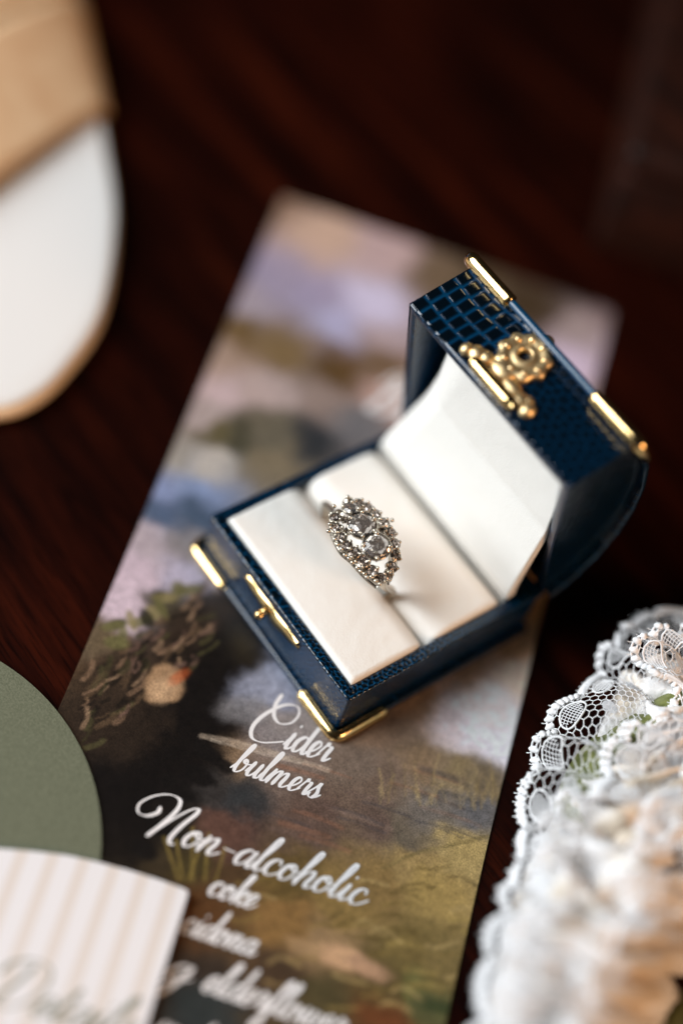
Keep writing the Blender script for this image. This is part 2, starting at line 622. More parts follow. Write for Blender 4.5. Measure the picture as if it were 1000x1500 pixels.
# rough grass
for k in range(44):
    x0 = 555 + rs.rand() * 185
    y0 = 1178 + (x0 - 555) * .06 - rs.rand() * 18
    lean = (rs.rand() - .5) * 34
    h = 16 + rs.rand() ** 2 * 56
    stroke([(x0, y0), (x0 + lean * .3, y0 - h * .5), (x0 + lean, y0 - h)], .022 + .02 * rs.rand(), random.choice([(160, 136, 92), (140, 116, 74), (150, 130, 94), (104, 88, 60)]), .36, k)
for x0, x1, h in [(268, 258, 60), (282, 282, 78), (300, 306, 70), (262, 240, 64), (316, 330, 50), (276, 290, 40)]:
    stroke([(x0, 1290), ((x0 + x1) / 2, 1290 - h * .5), (x1, 1290 - h)], .04, (128, 110, 58), .75, x0)
stroke([(560, 1272), (610, 1250), (660, 1238), (715, 1225)], .06, (112, 96, 60), .55, 2)
for k in range(60):
    x0 = 330 + rs.rand() * 380
    y0 = 1270 + rs.rand() * 220
    stroke([(x0, y0), (x0 + 18, y0 - 8 + 16 * rs.rand()), (x0 + 46, y0 - 10 + 26 * rs.rand())], .05 + .05 * rs.rand(), random.choice([(150, 126, 72), (96, 78, 42), (122, 100, 56), (166, 140, 92), (84, 68, 40)]), .45, k)
blob(505, 1405, .55, .26, .05, (182, 142, 108), .85, .4, .4, 9)
blob(540, 1420, .5, .22, .1, (168, 130, 102), .8, .4, .4, 10)
blob(445, 1385, .4, .14, .1, (160, 128, 92), .6, .4, .4, 11)
blob(640, 1475, .5, .16, -.1, (60, 70, 40), .8, .4, .4, 12)
blob(560, 1490, .6, .2, 0, (104, 60, 34), .6, .4, .4, 13)
grain = (fbm(UU * 9, VV * 9, 21, 3) - .43)
IMG *= (1 + .55 * grain)[..., None]
lum = IMG.mean(-1, keepdims=True)
IMG = IMG * (lum / .12) ** .22 * 1.18
IMG = np.clip(IMG, .003, .9)

P = np.zeros((NU, NV, 3))
P[:] = np.array([CX, CY, 0]) + UU[..., None] * CU + VV[..., None] * CV
P[..., 2] = ZC

M_card = mat('glossy_printed_card', (.5, .5, .5), .36, **{'Specular_IOR_Level': .45})
nt, N, Lk, b = nodes(M_card)
ca_n = N.new('ShaderNodeAttribute')
ca_n.attribute_name = 'print_colour'
nz = noise_node(nt, 2400, 2, .8)
rp = ramp(nt, nz.outputs['Fac'], [(.3, (.5, .5, .5)), (.7, (1.5, 1.5, 1.5))])
mx = N.new('ShaderNodeMix')
mx.data_type = 'RGBA'
mx.blend_type = 'MULTIPLY'
mx.inputs['Factor'].default_value = .8
Lk.new(ca_n.outputs['Color'], mx.inputs['A'])
Lk.new(rp.outputs[0], mx.inputs['B'])
Lk.new(mx.outputs['Result'], b.inputs['Base Color'])
nz3 = noise_node(nt, 700, 2)
bp = bump(nt, nz3.outputs['Fac'], .00003, .4)
Lk.new(bp.outputs[0], b.inputs['Normal'])

menu = thing('menu_card', 'long glossy drinks menu card printed with a painted landscape, under the ring box', 'menu card')
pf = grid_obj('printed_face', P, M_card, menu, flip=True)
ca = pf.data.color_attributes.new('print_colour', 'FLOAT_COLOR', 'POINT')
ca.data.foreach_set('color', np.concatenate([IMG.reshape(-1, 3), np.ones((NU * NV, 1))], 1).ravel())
# card stock under the print
mb = MB()
corn = [card_pt(u, v, 0) for u, v in ((0, 0), (CW, 0), (CW, CL), (0, CL))]
V = [(c[0], c[1], .004) for c in corn] + [(c[0], c[1], ZC - .002) for c in corn]
mb.add(V, [(3, 2, 1, 0), (0, 1, 5, 4), (1, 2, 6, 5), (2, 3, 7, 6), (3, 0, 4, 7)])
mb.build('card_stock', M_paperedge, menu, smooth=False)

# ------------------------------------------------------------------ script lettering
G = {
    'a': (1.15, [[(.82, .82), (.5, 1.0), (.14, .68), (.1, .22), (.34, .0), (.66, .3), (.88, .98)], [(.88, .98), (.8, .32), (.95, .0), (1.3, .3)]]),
    'b': (1.1, [[(-.15, .15), (.2, .9), (.42, 1.75), (.36, 2.1), (.2, 1.7), (.12, .4), (.35, .0), (.72, .25), (.78, .75), (.6, .98), (.5, .8), (.8, .68), (1.25, .8)]]),
    'c': (.95, [[(.72, .72), (.6, 1.0), (.24, .85), (.1, .35), (.36, .0), (.72, .1), (1.1, .45)]]),
    'd': (1.2, [[(.82, .82), (.5, 1.0), (.14, .68), (.1, .22), (.34, .0), (.66, .3), (.88, 1.1), (.98, 2.15)], [(.98, 2.15), (.84, .5), (.98, .0), (1.35, .3)]]),
    'e': (.85, [[(-.1, .2), (.35, .38), (.66, .76), (.48, 1.02), (.2, .78), (.14, .25), (.4, .0), (.95, .35)]]),
    'f': (.7, [[(-.1, .25), (.32, 1.1), (.6, 1.95), (.48, 2.2), (.32, 1.8), (.22, .3), (.12, -.9), (-.08, -1.15), (-.16, -.8), (.25, .05), (.8, .35)]]),
    'g': (1.1, [[(.82, .82), (.5, 1.0), (.14, .68), (.1, .22), (.34, .0), (.66, .3), (.88, .98)], [(.88, .98), (.78, .0), (.55, -.95), (.2, -1.1), (.1, -.75), (.6, -.1), (1.25, .35)]]),
    'h': (1.15, [[(-.05, .2), (.3, 1.1), (.52, 1.95), (.4, 2.2), (.26, 1.8), (.12, .0)], [(.14, .2), (.4, .8), (.7, 1.0), (.8, .7), (.72, .2), (.88, .0), (1.3, .3)]]),
    'i': (.6, [[(-.1, .2), (.22, .95)], [(.22, .98), (.14, .3), (.3, .0), (.7, .3)], [(.26, 1.42), (.3, 1.52)]]),
    'k': (1.05, [[(-.05, .2), (.3, 1.1), (.52, 1.95), (.4, 2.2), (.26, 1.8), (.12, .0)], [(.16, .35), (.5, .9), (.78, 1.0), (.76, .72), (.32, .5)], [(.36, .52), (.62, .12), (.82, .0), (1.2, .3)]]),
    'l': (.6, [[(-.1, .2), (.3, 1.1), (.5, 1.95), (.38, 2.2), (.24, 1.8), (.14, .4), (.32, .0), (.72, .3)]]),
    'm': (1.75, [[(-.1, .2), (.18, .98)], [(.2, 1.0), (.1, .0)], [(.12, .2), (.36, .8), (.62, 1.0), (.7, .75), (.6, .0)], [(.62, .2), (.88, .8), (1.15, 1.0), (1.24, .72), (1.16, .2), (1.36, .0), (1.8, .3)]]),
    'n': (1.2, [[(-.1, .2), (.18, .98)], [(.2, 1.0), (.1, .0)], [(.12, .2), (.38, .8), (.66, 1.0), (.76, .72), (.68, .2), (.86, .0), (1.3, .3)]]),
    'o': (1.0, [[(.5, 1.0), (.2, .85), (.08, .35), (.34, .0), (.68, .22), (.74, .75), (.52, 1.0), (.4, .82), (.7, .66), (1.15, .72)]]),
    'r': (.9, [[(-.1, .2), (.2, .95), (.26, 1.1), (.32, .92), (.62, .9), (.56, .4), (.62, .02), (1.0, .3)]]),
    's': (.75, [[(-.15, .2), (.2, .7), (.42, 1.08), (.42, .8), (.58, .35), (.4, .0), (.1, .05), (.05, .25)], [(.4, .0), (.65, .1), (.9, .35)]]),
    't': (.7, [[(-.1, .2), (.3, 1.2), (.4, 1.75)], [(.4, 1.75), (.2, .4), (.34, .0), (.8, .3)], [(.02, 1.12), (.62, 1.18)]]),
    'u': (1.15, [[(-.1, .25), (.18, .95)], [(.2, 1.0), (.1, .3), (.3, .0), (.6, .3), (.82, .98)], [(.82, .98), (.74, .3), (.9, .0), (1.3, .3)]]),
    'w': (1.4, [[(-.1, .25), (.18, .95)], [(.2, 1.0), (.1, .3), (.28, .0), (.55, .3), (.7, .95)], [(.7, .95), (.64, .3), (.84, .0), (1.1, .35), (1.14, .9), (1.2, .75), (1.5, .75)]]),
    '-': (1.05, [[(.12, .62), (.88, .56)]]),
    'N': (1.95, [[(-.5, 1.62), (-.42, 1.28), (-.82, .92), (-1.38, .98), (-1.66, 1.5), (-1.3, 2.14), (-.6, 2.5), (.12, 2.38), (.4, 1.75), (.28, .7), (.08, -.12)], [(.14, 0.0), (.55, 1.1), (1.0, 1.98), (1.35, 2.25), (1.5, 1.95), (1.3, 1.05), (1.26, .2), (1.52, -.14), (1.72, -.08)]]),
    'C': (1.2, [[(-1.35, 2.85), (-1.3, 2.2), (-.85, 1.55), (-.1, 1.25), (.62, 1.5), (.72, 2.1), (.2, 2.5), (-.75, 2.3), (-1.55, 1.45), (-1.75, .6), (-1.3, .0), (-.5, -.1), (.3, .1), (1.0, .35)]]),
    'D': (2.1, [[(.75, 2.2), (.55, 1.0), (.2, .05), (-.3, .12), (.1, .3), (.8, .0), (1.5, .35), (1.85, 1.3), (1.5, 2.2), (.6, 2.45), (-.2, 2.1), (-.4, 1.5)]]),
    'B': (1.9, [[(.55, 2.2), (.35, 1.0), (.1, .0)], [(-.3, 1.5), (.1, 2.3), (.9, 2.5), (1.3, 2.1), (1.0, 1.5), (.5, 1.3), (1.1, 1.2), (1.4, .7), (1.0, .1), (.4, .0), (-.1, .3)]]),
}
SLANT = .42


def word_strokes(txt):
    x = 0
    out_ = []
    for ch in txt:
        adv, st = G[ch]
        for s_ in st:
            c_ = catmull(s_, 9) if len(s_) > 2 else np.array([np.array(s_[0]) * (1 - t) + np.array(s_[1]) * t for t in np.linspace(0, 1, 5)])
            out_.append(np.stack([c_[:, 0] + x + SLANT * c_[:, 1], c_[:, 1]], 1))
        x += adv
    return out_, x


def lettering(txt, fr, frame, xh, wid, name, m, parent, width=None, z0=.0):
    """txt along a baseline: fr = start (u,v), frame = (dir_u, dir_v) in-plane unit 3-vectors + origin"""
    st, total = word_strokes(txt)
    O, du, dv = frame
    sx = (width / total) if width else xh
    mb = MB()
    zz = 0
    for si_, s_ in enumerate(st):
        zz0 = .002 * (si_ % 4)
        q = np.stack([s_[:, 0] * sx, s_[:, 1] * xh], 1)
        d = np.gradient(q, axis=0)
        d /= np.linalg.norm(d, axis=1)[:, None] + 1e-9
        nrm = np.stack([-d[:, 1], d[:, 0]], 1)
        w = wid * xh * (.30 + .80 * np.clip(np.abs(d[:, 1]) * .75 + (-d[:, 1]) * .35, 0, 1))
        n = len(q)
        w[0] *= .7
        w[-1] *= .7
        L_ = q + nrm * w[:, None] * .5
        R_ = q - nrm * w[:, None] * .5
        V = []
        for k_, a in enumerate(list(L_) + list(R_)):
            V.append(O + du * a[0] + dv * a[1] + np.array([0, 0, z0 + zz0 + .0018 * (k_ % n) / n]))
        zz = zz0 + .0018
        F = [(i, i + 1, n + i + 1, n + i) for i in range(n - 1)]
        mb.add(V, [f[::-1] for f in F])
        # round ends
        for e, k in ((0, -1), (n - 1, 1)):
            c_ = q[e]
            V = [O + du * c_[0] + dv * c_[1] + np.array([0, 0, z0 + (zz0 if e == 0 else zz) + .0002])]
            for j in range(9):
                th = 2 * math.pi * j / 8
                pz = c_ + .5 * w[e] * np.array([math.cos(th), math.sin(th)])
                V.append(O + du * pz[0] + dv * pz[1] + np.array([0, 0, z0 + (zz0 if e == 0 else zz) + .0002]))
            mb.add(V, [(0, j + 1, j + 2) for j in range(8)])
    return mb.build(name, m, parent, smooth=False)


def card_word(txt, p0, p1, xh, wid=.2, m=None):
    """baseline from pixel p0 to p1 of the photograph, laid in the card's own plane"""
    a = np.array(to_card(*p0))
    b_ = np.array(to_card(*p1))
    du2 = b_ - a
    wdt = np.linalg.norm(du2)
    du2 = np.array([1.0, 0.0]) if abs(du2[1] / du2[0]) < .12 else du2 / wdt
    O = card_pt(a[0], a[1], ZC + .003)
    du = CU * du2[0] + CV * du2[1]
    dv = -(CV * du2[0] - CU * du2[1])
    return lettering(txt, None, (O, du, dv), xh, wid, 'lettering', m or M_ink, menu, width=wdt)


card_word('Non-alcoholic', (216, 1221), (530, 1321), .40, .20)
card_word('Cider', (392, 1088), (478, 1114), .44, .19)
card_word('bulmers', (338, 1128), (462, 1169), .37, .20)
card_word('coke', (302, 1309), (369, 1333), .33, .23)
card_word('cidona', (262, 1364), (368, 1402), .33, .23)
card_word('elderflower', (294, 1450), (500, 1515), .35, .23)
card_word('g', (240, 1430), (270, 1441), .35, .23)
card_word('water', (222, 1520), (330, 1556), .35, .23)
card_word('Beer', (536, 600), (640, 634), .62, .24)

# ------------------------------------------------------------------ the ring box
W_, D_, H_ = 5.5, 5.58, 1.536
LT = -0.23345
LL = 5.19
LS, LC = math.sin(LT), math.cos(LT)
OV = .18
box = thing('ring_box', 'open navy crocodile leather ring box with brass corners and white padding', 'ring box')


def relief(o, hgt):
    a_ = o.data.attributes.new('scale_height', 'FLOAT', 'POINT')
    a_.data.foreach_set('value', np.asarray(hgt, float).ravel())


def scale_h(a, b_, ca_, cb, seed, wdt=.16, jit=.6):
    f1, f2 = worley(a / ca_, b_ / cb, seed, jit)
    return sstep(.02, wdt, f2 - f1)


# base wall and rim swept round a rectangle
def rect_loop(x0, y0, x1, y1, r, step):
    pts = []
    nrm = []
    segs = [((x0 + r, y0), (x1 - r, y0), (0, -1)), ((x1, y0 + r), (x1, y1 - r), (1, 0)), ((x1 - r, y1), (x0 + r, y1), (0, 1)), ((x0, y1 - r), (x0, y0 + r), (-1, 0))]
    cent = [(x1 - r, y0 + r), (x1 - r, y1 - r), (x0 + r, y1 - r), (x0 + r, y0 + r)]
    for k, (a, b_, n_) in enumerate(segs):
        L = math.hypot(b_[0] - a[0], b_[1] - a[1])
        m_ = max(2, int(L / step))
        for i in range(m_):
            t = i / m_
            pts.append((a[0] + (b_[0] - a[0]) * t, a[1] + (b_[1] - a[1]) * t))
            nrm.append(n_)
        a0 = math.atan2(n_[1], n_[0])
        for i in range(4):
            th = a0 + (math.pi / 2) * i / 4
            pts.append((cent[k][0] + r * math.cos(th), cent[k][1] + r * math.sin(th)))
            nrm.append((math.cos(th), math.sin(th)))
    return np.array(pts), np.array(nrm)


step = .032
lp, ln_ = rect_loop(0, 0, W_, D_, .10, step)
per = np.concatenate([[0], np.cumsum(np.linalg.norm(np.diff(lp, axis=0), axis=1))])
prof = []          # (inset, z, normal_out, normal_z, q)
q = 0
for z in np.arange(.2, H_ - .05, step):
    prof.append((0, z, 1, 0))
for k in range(1, 6):
    th = math.pi / 2 * k / 6
    prof.append((.05 - .05 * math.cos(th), H_ - .05 + .05 * math.sin(th), math.cos(th), math.sin(th)))
for i_ in np.arange(.05, .25, step * .8):
    prof.append((i_, H_, 0, 1))
for k in range(1, 5):
    th = math.pi / 2 * k / 4
    prof.append((.25 + .04 * math.sin(th), H_ - .04 + .04 * math.cos(th), -math.sin(th), math.cos(th)))
prof.append((.29, H_ - .5, -1, 0))
prof = np.array(prof)
ql = np.concatenate([[0], np.cumsum(np.hypot(np.diff(prof[:, 0]), np.diff(prof[:, 1])))])
PER, QL = np.meshgrid(per, ql, indexing='ij')
grow = 1 + .9 * sstep(2.2, 0, PER) * (PER < 6)
hgt = scale_h(PER, QL - .02, .135, .105, 4, .26)
hgt2 = scale_h(PER, QL - .02, .27, .15, 9, .2)
kb = sstep(3.4, 2.2, PER)
hgt = hgt * (1 - kb) + hgt2 * kb
fade = np.ones_like(hgt)
fade[:, 0] = 0
dsp = .010 * (hgt - 1)
P = np.zeros((len(lp), len(prof), 3))
P[..., 0] = lp[:, None, 0] - ln_[:, None, 0] * prof[None, :, 0] + ln_[:, None, 0] * prof[None, :, 2] * dsp
P[..., 1] = lp[:, None, 1] - ln_[:, None, 1] * prof[None, :, 0] + ln_[:, None, 1] * prof[None, :, 2] * dsp
P[..., 2] = prof[None, :, 1] + prof[None, :, 3] * dsp
bw = grid_obj('base_wall', P, M_leather, box, wrap_u=True)
wall_part = (QL < 1.28)
relief(bw, np.where(wall_part, .22 + .5 * hgt, hgt))

# base plate with its protruding rounded lip
def rounded_plate(x0, y0, x1, y1, r, z0, z1, name, parent):
    lp2, ln2 = rect_loop(x0, y0, x1, y1, r, .06)
    hz = (z1 - z0) / 2
    pr = [(.6, z0, 0, -1)]
    for k in range(0, 9):
        th = -math.pi / 2 + math.pi * k / 8
        pr.append((hz - hz * math.cos(th), (z0 + z1) / 2 + hz * math.sin(th), math.cos(th), math.sin(th)))
    pr.append((.35, z1, 0, 1))
    pr = np.array(pr)
    P = np.zeros((len(lp2), len(pr), 3))
    P[..., 0] = lp2[:, None, 0] - ln2[:, None, 0] * pr[None, :, 0]
    P[..., 1] = lp2[:, None, 1] - ln2[:, None, 1] * pr[None, :, 0]
    P[..., 2] = pr[None, :, 1]
    per2 = np.concatenate([[0], np.cumsum(np.linalg.norm(np.diff(lp2, axis=0), axis=1))])
    o_ = grid_obj(name, P, M_leather, parent, wrap_u=True)
    A, B = np.meshgrid(per2, np.arange(len(pr)) * .05, indexing='ij')
    relief(o_, .3 + .5 * scale_h(A, B, .2, .12, 3))
    return o_


rounded_plate(-OV, -OV, W_ + OV, D_ + .05, .16, ZC + .002, .24, 'base_plate', box)


# cushions
def cushion(name, x0, x1, y0, y1, ztop, edge, parent, soft_side, crown=.05):
    nx, ny = 90, 50
    xs = np.linspace(x0, x1, nx)
    ys = np.linspace(y0, y1, ny)
    # denser towards the borders
    xs = x0 + (x1 - x0) * (.5 - .5 * np.cos(np.pi * (xs - x0) / (x1 - x0)))
    ys = y0 + (y1 - y0) * (.5 - .5 * np.cos(np.pi * (ys - y0) / (y1 - y0)))
    X, Y = np.meshgrid(xs, ys, indexing='ij')
    def rl(d, r):
        k = np.clip(d / r, 0, 1)
        return r * (1 - np.sqrt(np.clip(1 - (1 - k) ** 2, 0, 1)))
    dz = rl(X - x0, edge) + rl(x1 - X, edge)
    dz = dz + rl(Y - y0, soft_side[0]) * .9 + rl(y1 - Y, soft_side[1]) * .9
    Z = ztop - dz + crown * np.sin(np.pi * (X - x0) / (x1 - x0)) * np.sin(np.pi * (Y - y0) / (y1 - y0))
    Z = Z + .05 * (fbm(X * 1.1, Y * 1.1, 31) - .47) + .012 * (fbm(X * 5, Y * 3, 37) - .47)
    P = np.stack([X, Y, Z], -1)
    # skirt
    P2 = np.zeros((nx + 2, ny + 2, 3))
    P2[1:-1, 1:-1] = P
    P2[0, 1:-1] = P[0]
    P2[-1, 1:-1] = P[-1]
    P2[:, 0] = P2[:, 1]
    P2[:, -1] = P2[:, -2]
    P2[0, :, 2] = P2[-1, :, 2] = .4
    P2[:, 0, 2] = P2[:, -1, 2] = .4
    return grid_obj(name, P2, M_pad, parent)


c1 = cushion('cushion', .295, 5.205, .295, 2.42, H_ + .10, .13, box, (.13, .55), .10)
c1['label'] = 'front half of the white ring cushion'
c2 = cushion('cushion', .295, 5.205, 2.46, 4.72, H_ + .12, .13, box, (.62, .60), .12)
c2['label'] = 'rear half of the white ring cushion'


# lid ------------------------------------------------------------------
def lid(x, u, v):
    x, u, v = np.broadcast_arrays(np.asarray(x, float), np.asarray(u, float), np.asarray(v, float))
    return np.stack([x, D_ + u * LS + v * LC, H_ + .02 + u * LC - v * LS], -1)


PU = [-.05, 0, .13, .45, .85, 1.3, 2.0, 3.0, 4.0, 4.7, LL, LL + .3]
PV = [.05, .22, .66, 1.14, 1.55, 1.85, 2.1, 2.2, 2.08, 1.90, 1.70, 1.58]


def vtop(u):
    return np.interp(u, PU, PV)


uf = np.linspace(-.02, LL + .3, 200)
vf = vtop(uf)
for k in range(12):
    vf[1:-1] = .25 * vf[:-2] + .5 * vf[1:-1] + .25 * vf[2:]


def vtops(u):
    return np.interp(u, uf, vf)


lidm = []
TH = .26
# front wall (faces up now), crocodile tiles
xs = np.linspace(0, W_, 200)
vs_ = np.linspace(0, float(vtops(LL)), 64)
X, Vv = np.meshgrid(xs, vs_, indexing='ij')
warp = X + .05 * (fbm(X * 2, Vv * 2, 3) - .5)
vr = (Vv + .05 * np.sin(X * 2.2) + .05 * (fbm(X * 2.2, Vv * 2.2, 8) - .5)) / .40
ir = np.floor(vr)
xr = (warp + .12 * hash2(ir, ir * 0 + 2, 3)) / (.30 + .06 * hash2(ir, ir * 0 + 1, 5))
ix = np.floor(xr)
fr_ = vr - ir
fx_ = xr - ix + .12 * (hash2(ix, ir, 9) - .5)
tl = sstep(.02, .17, np.minimum(fr_, 1 - fr_)) * sstep(.02, .2, np.minimum(fx_, 1 - fx_))
tf = scale_h(warp, Vv, .25, .19, 6, .22, .55)
kx = sstep(2.1, 3.1, X)
hl_ = tl * (1 - kx) + tf * kx
dd = .022 * (hl_ - 1) * (1 - kx) + .008 * (hl_ - 1) * kx
lf = grid_obj('lid', lid(X, LL + dd, Vv), M_leather, box)
relief(lf, (.34 + .66 * hl_) * (1 - kx) + (.60 + .34 * hl_) * kx)
lf['label'] = 'domed lid of the ring box standing open'
# side walls
for xx, sgn, nm in ((W_, 1, 'side_wall'), (0, -1, 'side_wall')):
    us = np.linspace(0, LL, 150)
    ks = np.linspace(0, 1, 56)
    U2, K2 = np.meshgrid(us, ks, indexing='ij')
    V2 = K2 * vtops(U2)
    hh = scale_h(U2, V2, .12, .09, 14, .3)
    o_ = grid_obj(nm, lid(xx + sgn * .007 * (hh - 1), U2, V2), M_leather, lf, flip=sgn > 0)
    relief(o_, .55 + .45 * hh)  # unlit look of the right wall put into the colour, left wall alike
# inner lining walls of the lid
for xx, sgn in ((TH, -1), (W_ - TH, 1)):
    us = np.linspace(.1, LL - TH, 80)
    ks = np.linspace(0, 1, 40)
    U2, K2 = np.meshgrid(us, ks, indexing='ij')
    V2 = .02 + K2 * (vtops(U2) - .05)
    hh = scale_h(U2, V2, .3, .16, 15, .2)
    o_ = grid_obj('inner_wall', lid(xx + sgn * .006 * (hh - 1), U2, V2), M_leather, lf)
    relief(o_, .2 + .5 * hh)
xs2 = np.linspace(TH, W_ - TH, 60)
X2, V2 = np.meshgrid(xs2, np.linspace(.02, 1.6, 20), indexing='ij')
o_ = grid_obj('inner_wall', lid(X2, LL - TH, V2), M_leather, lf)
relief(o_, np.full(X2.shape, .6))
# rim of the lid: U-shaped rounded strip
rp_pts = [(0.0, .05), (0.0, LL), (W_, LL), (W_, .05)]
path = []
for (a, b_) in zip(rp_pts[:-1], rp_pts[1:]):
    for t in np.linspace(0, 1, 90, endpoint=False):
        path.append((a[0] + (b_[0] - a[0]) * t, a[1] + (b_[1] - a[1]) * t))
path.append(rp_pts[-1])
path = np.array(path)
inn = path.copy()
inn[:, 0] = np.clip(path[:, 0], TH, W_ - TH)
inn[:, 1] = np.minimum(path[:, 1], LL - TH)
rows = []
for k, vv_ in ((0, .05), (.06, .014), (.2, 0), (.5, -.006), (.8, 0), (.94, .014), (1, .05)):
    rows.append(lid(path[:, 0] * (1 - k) + inn[:, 0] * k, path[:, 1] * (1 - k) + inn[:, 1] * k, vv_ + 0 * path[:, 0]))
P = np.stack(rows, 1)
o_ = grid_obj('rim', P, M_leather, lf, flip=True)
sl = np.arange(len(path)) * .06
A, B = np.meshgrid(sl, np.arange(7) * .05, indexing='ij')
relief(o_, .25 + .5 * scale_h(A, B, .22, .2, 3))

# domed lid plate with overhanging rounded edge
us = np.linspace(-.02, LL + OV, 120)
base_v = vtops(us)
tu = np.gradient(us)
tv = np.gradient(base_v)
nl = np.hypot(tu, tv)
nu_, nv_ = -tv / nl, tu / nl          # outwards normal in (u,v)
rows = []
hz = .09
x0_, x1_ = -OV, W_ + OV
cs = []                                # cross-section loop: (x, offset along normal)
for th in np.linspace(-math.pi / 2, math.pi / 2, 9):
    cs.append((x1_ - hz + hz * math.cos(th), hz + hz * math.sin(th)))
for t in np.linspace(0, 1, 24)[1:-1]:
    cs.append((x1_ - hz + (x0_ - x1_ + 2 * hz) * t, 2 * hz))
for th in np.linspace(math.pi / 2, 3 * math.pi / 2, 9):
    cs.append((x0_ + hz + hz * math.cos(th), hz + hz * math.sin(th)))
cs = np.array(cs)
P = np.zeros((len(us), len(cs), 3))
for j, (cx_, of) in enumerate(cs):
    P[:, j] = lid(cx_, us + nu_ * of, base_v + nv_ * of)
# round off the front end
Pf = grid_faces(len(us), len(cs), wrap_v=True)
Pf.append(tuple(range((len(us) - 1) * len(cs), len(us) * len(cs))))
o_ = mesh_obj('lid_plate', P.reshape(-1, 3), Pf, M_leather, lf)
A, B = np.meshgrid(us, cs[:, 0], indexing='ij')
relief(o_, .25 + .5 * scale_h(A, B, .3, .26, 8))
# front edge bead of the plate
mb = MB()
ue = us[-1] + nu_[-1] * hz
ve = base_v[-1] + nv_[-1] * hz
mb.tube([lid(x, ue, ve) for x in np.linspace(x0_ + .03, x1_ - .03, 40)], hz * 1.01, 12)
o_ = mb.build('lid_plate_edge', M_leather, lf)
relief(o_, np.full(len(o_.data.vertices), .2))

# puffed lining of the lid
us = np.linspace(.28, LL - TH - .02, 90)
xs2 = np.linspace(.30, W_ - .275, 110)
U2, X2 = np.meshgrid(us, xs2, indexing='ij')
pv = np.interp(U2, [.28, .6, 1.3, 1.9, 2.4, 2.9, 3.5, 4.4, 5.0], [-.84, -.80, -.58, -.37, -.20, -.05, .04, .16, .24])
droop = 1.9 * sstep(.25, 2.3, U2)
def dr(d, r):
    k = np.clip(1 - d / r, 0, 1)
    return 1 - np.sqrt(np.clip(1 - k * k, 0, 1))
V2 = pv + droop * dr(X2 - .30, .45 + .26 * U2) + .04 * (fbm(X2 * .9, U2 * .9, 17) - .47)
V2 = np.minimum(V2, vtops(U2) - .05)
V2 = V2 + .015 * np.exp(-((U2 - 2.75) / .2) ** 2)
X3 = np.concatenate([X2, X2[:, -1:] + .012, X2[:, -1:] + .012], 1)
U3 = np.concatenate([U2, U2[:, -1:], U2[:, -1:]], 1)
V3 = np.concatenate([V2, V2[:, -1:] + .03, V2[:, -1:] + .22], 1)
grid_obj('lid_lining', lid(X3, U3, V3), M_pad, lf)
# closing strip of lining down into the hinge
grid_obj('hinge_lining', np.stack([lid(np.linspace(.3, W_ - .3, 60), .28, -.86), lid(np.linspace(.3, W_ - .3, 60), -.4, -.80)], 0), M_pad, lf)
# hinge spine
mb = MB()
mb.tube([(x, D_ + .02, H_ - .06) for x in np.linspace(0.02, W_ - .02, 30)], .10, 12)
o_ = mb.build('hinge', M_leather, box)
relief(o_, np.full(len(o_.data.vertices), .3))


# brass corners -----------------------------------------------------------
def channel(path, hh, ww, name, parent, up):
    """rounded brass channel along a path (list of 3-points) ; hh half height, ww half depth"""
    path = np.asarray(path, float)
    T = np.gradient(path, axis=0)
    T /= np.linalg.norm(T, axis=1)[:, None]
    n = 14
    V = []
    m_ = len(path)
    for k in range(m_):
        upv = np.asarray(up[k] if isinstance(up, list) else up, float)
        side = np.cross(T[k], upv)
        side /= np.linalg.norm(side)
        upv = np.cross(side, T[k])
        e = 1.0
        if k in (0, m_ - 1):
            e = .55
        elif k in (1, m_ - 2):
            e = .88
        for q_ in range(n):
            th = 2 * math.pi * q_ / n
            c_, s_ = math.cos(th), math.sin(th)
            r_ = 1 / (abs(c_) ** 3.2 + abs(s_) ** 3.2) ** (1 / 3.2)
            V.append(path[k] + e * r_ * (c_ * ww * (side + upv) + s_ * hh * (upv - side)) * .72)
    F = grid_faces(m_, n, wrap_v=True)
    F.append(tuple(range(n))[::-1])
    F.append(tuple(range((m_ - 1) * n, m_ * n)))
    return mesh_obj(name, V, F, M_gold, parent)


def corner_path(cx_, cy_, dx, dy, la, lb, r=.2):
    """from along x (length la) round the corner to along y (length lb)"""
    pts = []
    for t in (la, la - .03, la - .07):
        pts.append((cx_ + dx * t, cy_))
    for t in np.linspace(la - .15, r, 6):
        pts.append((cx_ + dx * t, cy_))
    for th in np.linspace(0, math.pi / 2, 7)[1:-1]:
        pts.append((cx_ + dx * r * (1 - math.sin(th)), cy_ + dy * r * (1 - math.cos(th))))
    for t in np.linspace(r, lb - .15, 6):
        pts.append((cx_, cy_ + dy * t))
    for t in (lb - .07, lb - .03, lb):
        pts.append((cx_, cy_ + dy * t))
    return pts


zb = (ZC + .24) / 2 + .012
e_ = OV - .04
for cx_, cy_, dx, dy, la, lb in ((W_ + e_, -e_, -1, 1, 1.34, 1.42), (-e_, -e_, 1, 1, 1.34, 1.3), (W_ + e_, D_ - .02, -1, -1, .6, .5), (-e_, D_ - .02, 1, -1, .6, .5)):
    if la < 1:
        continue
    channel([(x, y, zb) for x, y in corner_path(cx_, cy_, dx, dy, la, lb)], .135, .12, 'brass_corner', box, (0, 0, 1))
# corners on the lid plate: along the front edge and a little down the side
for cx_, dx in ((W_ + e_, -1), (-e_, 1)):
    pts = []
    for x, d in corner_path(cx_, 0, dx, 1, 1.5, .75, .2):
        u_ = LL + OV + .02 - d
        pts.append(lid(x, u_, float(vtops(u_)) + hz))
    channel(pts, .155, .145, 'brass_corner', lf, lid(0, 0, 1) - lid(0, 0, 0))


